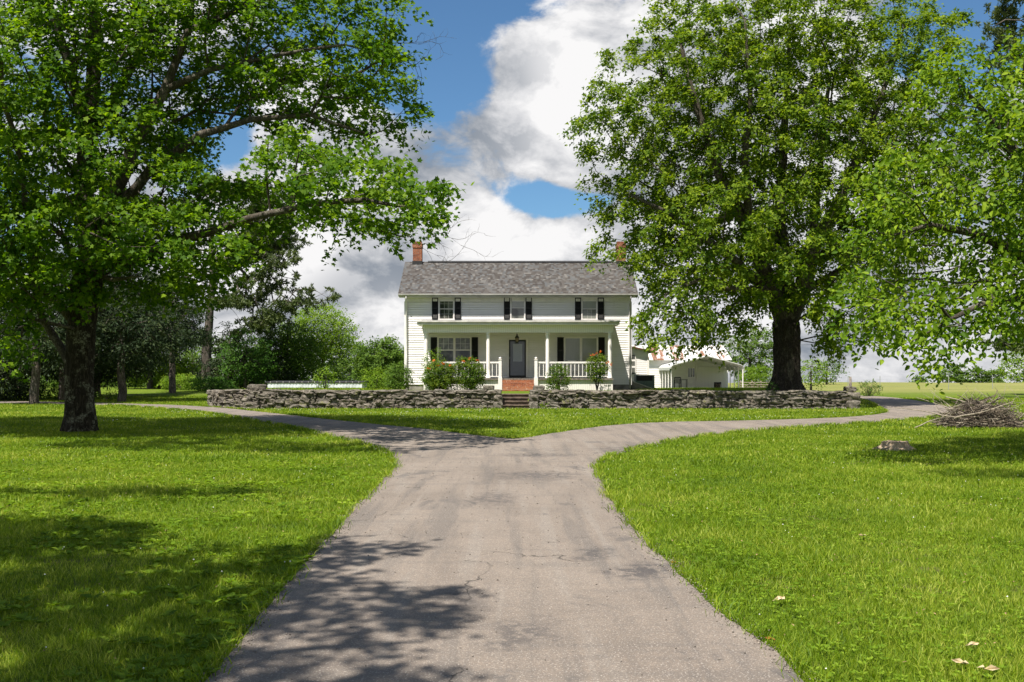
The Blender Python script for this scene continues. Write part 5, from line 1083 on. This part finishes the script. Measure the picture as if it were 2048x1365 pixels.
# heat pump cabinet + sloping cellar hatch beside the house
yh = 57.5; qx = lambda p: (p - CX) * yh / F; qz = lambda p: CH + (HY - p) * yh / F
root = empty('cooling_unit', (qx(1290), yh, .6), 0, 'dark green grey metal cabinet with black louvred top beside the house', 'air conditioner')
mb = MB(); mb.box(qx(1272), qx(1309), yh, yh + 1.0, .58, qz(750.5)); mb.build('cabinet', 'green_metal', root)
mb = MB(); mb.box(qx(1273.5), qx(1305), yh - .02, yh - .001, qz(762), qz(752)); lv = mb.build('louvre', 'black_metal', root)
mb = MB()
for i in range(6): z_ = qz(761.5) + i * .046; mb.box(qx(1274), qx(1304.5), yh - .035, yh - .021, z_, z_ + .012)
mb.build('slats', 'dark_roof', lv)
root = empty('cellar_hatch', (qx(1275), yh - 1.2, .6), 0, 'low sloping board hatch with pale edge against the right corner of the house', 'hatch'); y0 = 55.6; rx = lambda p: (p - CX) * y0 / F; rz_ = lambda p: CH + (HY - p) * y0 / F
mb = MB(); mb.prism([(rx(1264), .58), (rx(1303), .58), (rx(1303), .66), (rx(1264), rz_(764))], 'y', y0, y0 + 1.3); mb.build('base', 'block_foundation', root); mb = MB(); mb.prism([(rx(1263.5), rz_(763.5)), (rx(1305), .67), (rx(1305), .71), (rx(1263.5), rz_(761.8))], 'y', y0 - .05, y0 + 1.35); mb.build('lid', 'grey_trim', root)
# low tin shed left
YS = 62.0; x0, x1 = (535 - CX) * YS / F, (724 - CX) * YS / F; zt = CH + (HY - 766.5) * YS / F
root = empty('tin_shed', ((x0 + x1) / 2, YS, .4), 0, 'long low shed of pale blue white tin with thin dark roof behind the stone wall', 'shed')
mb = MB(); n = 60
for i in range(n):
    a = x0 + (x1 - x0) * i / n; b = x0 + (x1 - x0) * (i + 1) / n; mb.box(a, b, YS + (.0 if i % 2 else .015), YS + 2, .2, zt)
mb.build('wall', 'tin_white', root); mb = MB(); mb.prism([(YS - .03, zt + .002), (YS + 2.2, zt + .05), (YS + 2.2, zt + .12), (YS - .03, zt + .07)], 'x', x0 - .15, x1 + .1); rf = mb.build('roof', 'dark_roof', root)
mb = MB()
for i in range(15): a = x0 + (x1 - x0) * (i + .5) / 15; mb.box(a - .02, a + .02, YS - .05, YS - .031, zt + .03, zt + .09)
mb.build('bracket', 'grey_trim', rf)

# ------------------------------------------------------------------ fences, gate, posts, pole and wires
yg = 82.0; g_ = lambda p: (p - CX) * yg / F; h_ = lambda p: CH + (HY - p) * yg / F
root = empty('rail_gate', (g_(1510), yg, .2), 0, 'white tubular rail gate and fence left of the huge maple trunk', 'gate')
mb = MB()
for zz in (765, 769.5, 774): mb.box(g_(1480), g_(1540), yg - .02, yg + .02, h_(zz) - .045, h_(zz) + .02)
mb.build('rail', 'pale_wood', root); mb = MB(); mb.tube([(g_(1488), yg - .03, h_(775)), (g_(1504), yg - .03, h_(765)), (g_(1521), yg - .03, h_(775))], .025, 6); mb.build('brace', 'pale_wood', root)
for p in (1481, 1504.5, 1522, 1540): mb = MB(); mb.box(g_(p) - .05, g_(p) + .05, yg + .021, yg + .12, .1, h_(762)); mb.build('post', 'pale_wood', root)
yp = 66; X = (1700.5 - CX) * yp / F; root = empty('fence_post', (X, yp, tz(X, yp)), 0, 'short weathered wooden post beside the bramble clump at the bend of the drive', 'post')
mb = MB(); z0 = tz(X, yp); mb.tube([(X, yp, z0 - .1), (X + .02, yp, z0 + .6), (X, yp, CH + (HY - 754) * yp / F)], [.10, .09, .085], 9); mb.build('shaft', 'weathered_post', root)
mb = MB()
for k in range(26):
    a = random.uniform(0, 6.28); s0 = Vector((X + 1.2 + random.uniform(-.3, .3), yp, z0)); e = s0 + Vector((math.cos(a) * random.uniform(.3, .9), math.sin(a) * .3, random.uniform(.3, 1.1))); mb.tube([s0, s0.lerp(e, .5) + Vector((0, 0, .1)), e], [.012, .008, .004], 4, False)
tag(mb.build('dead_stems', 'dry_wood'), 'tangle of dry stems in the bramble clump by the fence post', 'stems', kind='stuff')
root = empty('wire_fence', (30, 92, 0), 0, 'thin wire fence on slim metal posts crossing the field', 'fence')
fp = [(19.5, 80), (32.5, 92 - 4), (45, 92), (56, 92), (66, 92)]; fp = [((1696 - CX) * 86 / F, 86), ((1760 - CX) * 88 / F, 88), ((1897 - CX) * 90 / F, 90), ((1985 - CX) * 92 / F, 92), ((2100 - CX) * 94 / F, 94)]
for x, y in fp: mb = MB(); z = tz(x, y); mb.box(x - .02, x + .02, y - .02, y + .02, z - .1, z + 1.25); mb.build('post', 'galv', root)
mb = MB()
for hh in (.35, .65, .95, 1.2): mb.tube([(x, y, tz(x, y) + hh) for x, y in fp], .004, 4, False)
mb.build('strand', 'galv', root)
yp2 = 118; X = (1413.5 - CX) * yp2 / F; root = empty('utility_pole', (X, yp2, tz(X, yp2)), 0, 'wooden utility pole seen through the huge maple, above the outbuilding roof', 'pole')
zt = CH + (HY - 560) * yp2 / F; mb = MB(); mb.tube([(X, yp2, tz(X, yp2)), (X, yp2, zt)], [.16, .11], 10); mb.build('shaft', 'weathered_post', root); mb = MB(); mb.box(X - 1.1, X + 1.1, yp2 - .06, yp2 + .06, zt - .6, zt - .48); mb.build('crossarm', 'weathered_post', root)
def wire(label, a, b, sag, r=.012):
    a = Vector(a); b = Vector(b); mb = MB(); pts = []
    for i in range(17): f_ = i / 16; p = a.lerp(b, f_); p.z -= sag * 4 * f_ * (1 - f_); pts.append(p)
    mb.tube(pts, r, 5, False); tag(mb.build('power_line', 'wire'), label, 'wire', 'power lines right of the house')
wire('thin black service wire running from the right side of the farmhouse toward the pole', (X1 + .03, HF + .6, hz(659, HF + .6)), (X - 1, yp2, zt - .5), 1.6, .014)
wire('thin black wire from the utility pole off past the huge maple, upper one', (X + 1, yp2, zt - .45), (60, 118, zt - 3), 1.5, .02)
wire('thin black wire sagging low from the outbuilding to the right, lower one', (bx_(1440), YB + 3, bz_(682, YB + 3)), (40, 100, 6.2), 1.0, .012)

# ------------------------------------------------------------------ stump and brush pile
sx_, sy_ = gp(1803, 902); root = empty('tree_stump', (sx_, sy_ + .3, 0), 0, 'low pale weathered tree stump in the right lawn', 'stump'); sy_ += .3
mb = MB(); n = 48; rings = []
for (r, z) in ((.40, -.02), (.34, .02), (.28, .06), (.255, .11), (.25, .145), (.21, .155), (.13, .14), (.05, .145)):
    rg = []
    for k in range(n):
        a = 2 * math.pi * k / n; q = mnoise.fractal(Vector((math.cos(a) * 2.5, math.sin(a) * 2.5, z * 3)), 1, 2, 4); rr = r * (1 + .22 * q + .07 * math.sin(7 * a)); rg.append((sx_ + rr * math.cos(a), sy_ + rr * math.sin(a), z + .02 * mnoise.noise(Vector((a * 3, r * 20, 0))) + .02))
    rings += rg
fs = [(i * n + k, i * n + (k + 1) % n, (i + 1) * n + (k + 1) % n, (i + 1) * n + k) for i in range(7) for k in range(n)] + [tuple(7 * n + k for k in range(n))]
mb.add(rings, fs, False); mb.build('wood', 'stump_wood', root)
bx0, by0 = gp(1955, 858); by0 += .9; bx0 = (1958 - CX) * by0 / F
root = empty('brush_pile', (bx0, by0, 0), 0, 'heap of cut branches and twigs on the lawn at the right edge', 'brush pile')
def stick(mb, c, L, ang, tilt, r, bend=.12):
    d = Vector((math.cos(ang) * math.cos(tilt), math.sin(ang) * math.cos(tilt), math.sin(tilt))); pts = []; sd2 = Vector(RNG.normal(size=3)) * bend * L
    for i in range(7): f_ = i / 6 - .5; pts.append(Vector(c) + d * L * f_ + sd2 * (.25 - f_ * f_) + Vector(RNG.normal(size=3)) * .012 * L)
    for p in pts: p.z = max(p.z, .01)
    mb.tube(pts, [r * (1 - .11 * i) for i in range(7)], 5, True); return pts
for nm, cnt, mt, rr in (('dark_branches', 520, 'dark_twig', (.004, .013)), ('dry_branches', 560, 'dry_wood', (.004, .016)), ('pale_branches', 230, 'pale_wood', (.004, .020))):
    mb = MB()
    for i in range(cnt):
        a = random.uniform(0, 6.28); q = random.random() ** .6; x = bx0 + math.cos(a) * 1.15 * q; y = by0 + math.sin(a) * .8 * q; top = .74 * (1 - q ** 2.2) + .08; z = random.uniform(.03, top); stick(mb, (x, y, z), random.uniform(.35, 1.2) * (1.2 - .4 * q), random.uniform(0, 6.28), random.gauss(0, .38), random.uniform(*rr))
    if nm == 'pale_branches':
        for i in range(26):
            a = random.uniform(0, 6.28); c = Vector((bx0 + random.uniform(-1.1, 1.3), by0 + random.uniform(-.5, .5), random.uniform(.4, .7))); p = stick(mb, c, random.uniform(.8, 1.7), random.choice((0, math.pi)) + random.gauss(0, .7), random.uniform(.25, 1.1), .012, .25)
        stick(mb, (bx0 - 1.6, by0 - .3, .42), 1.9, math.pi - .2, .18, .022); stick(mb, (bx0 - 1.5, by0 - .5, .22), 1.5, .3, .35, .02); stick(mb, (bx0 - .2, by0 - .7, .5), 1.8, .1, .25, .032); stick(mb, (bx0 - 1.1, by0 - .1, .6), 1.6, 2.8, .35, .018)
    mb.build(nm, mt, root)
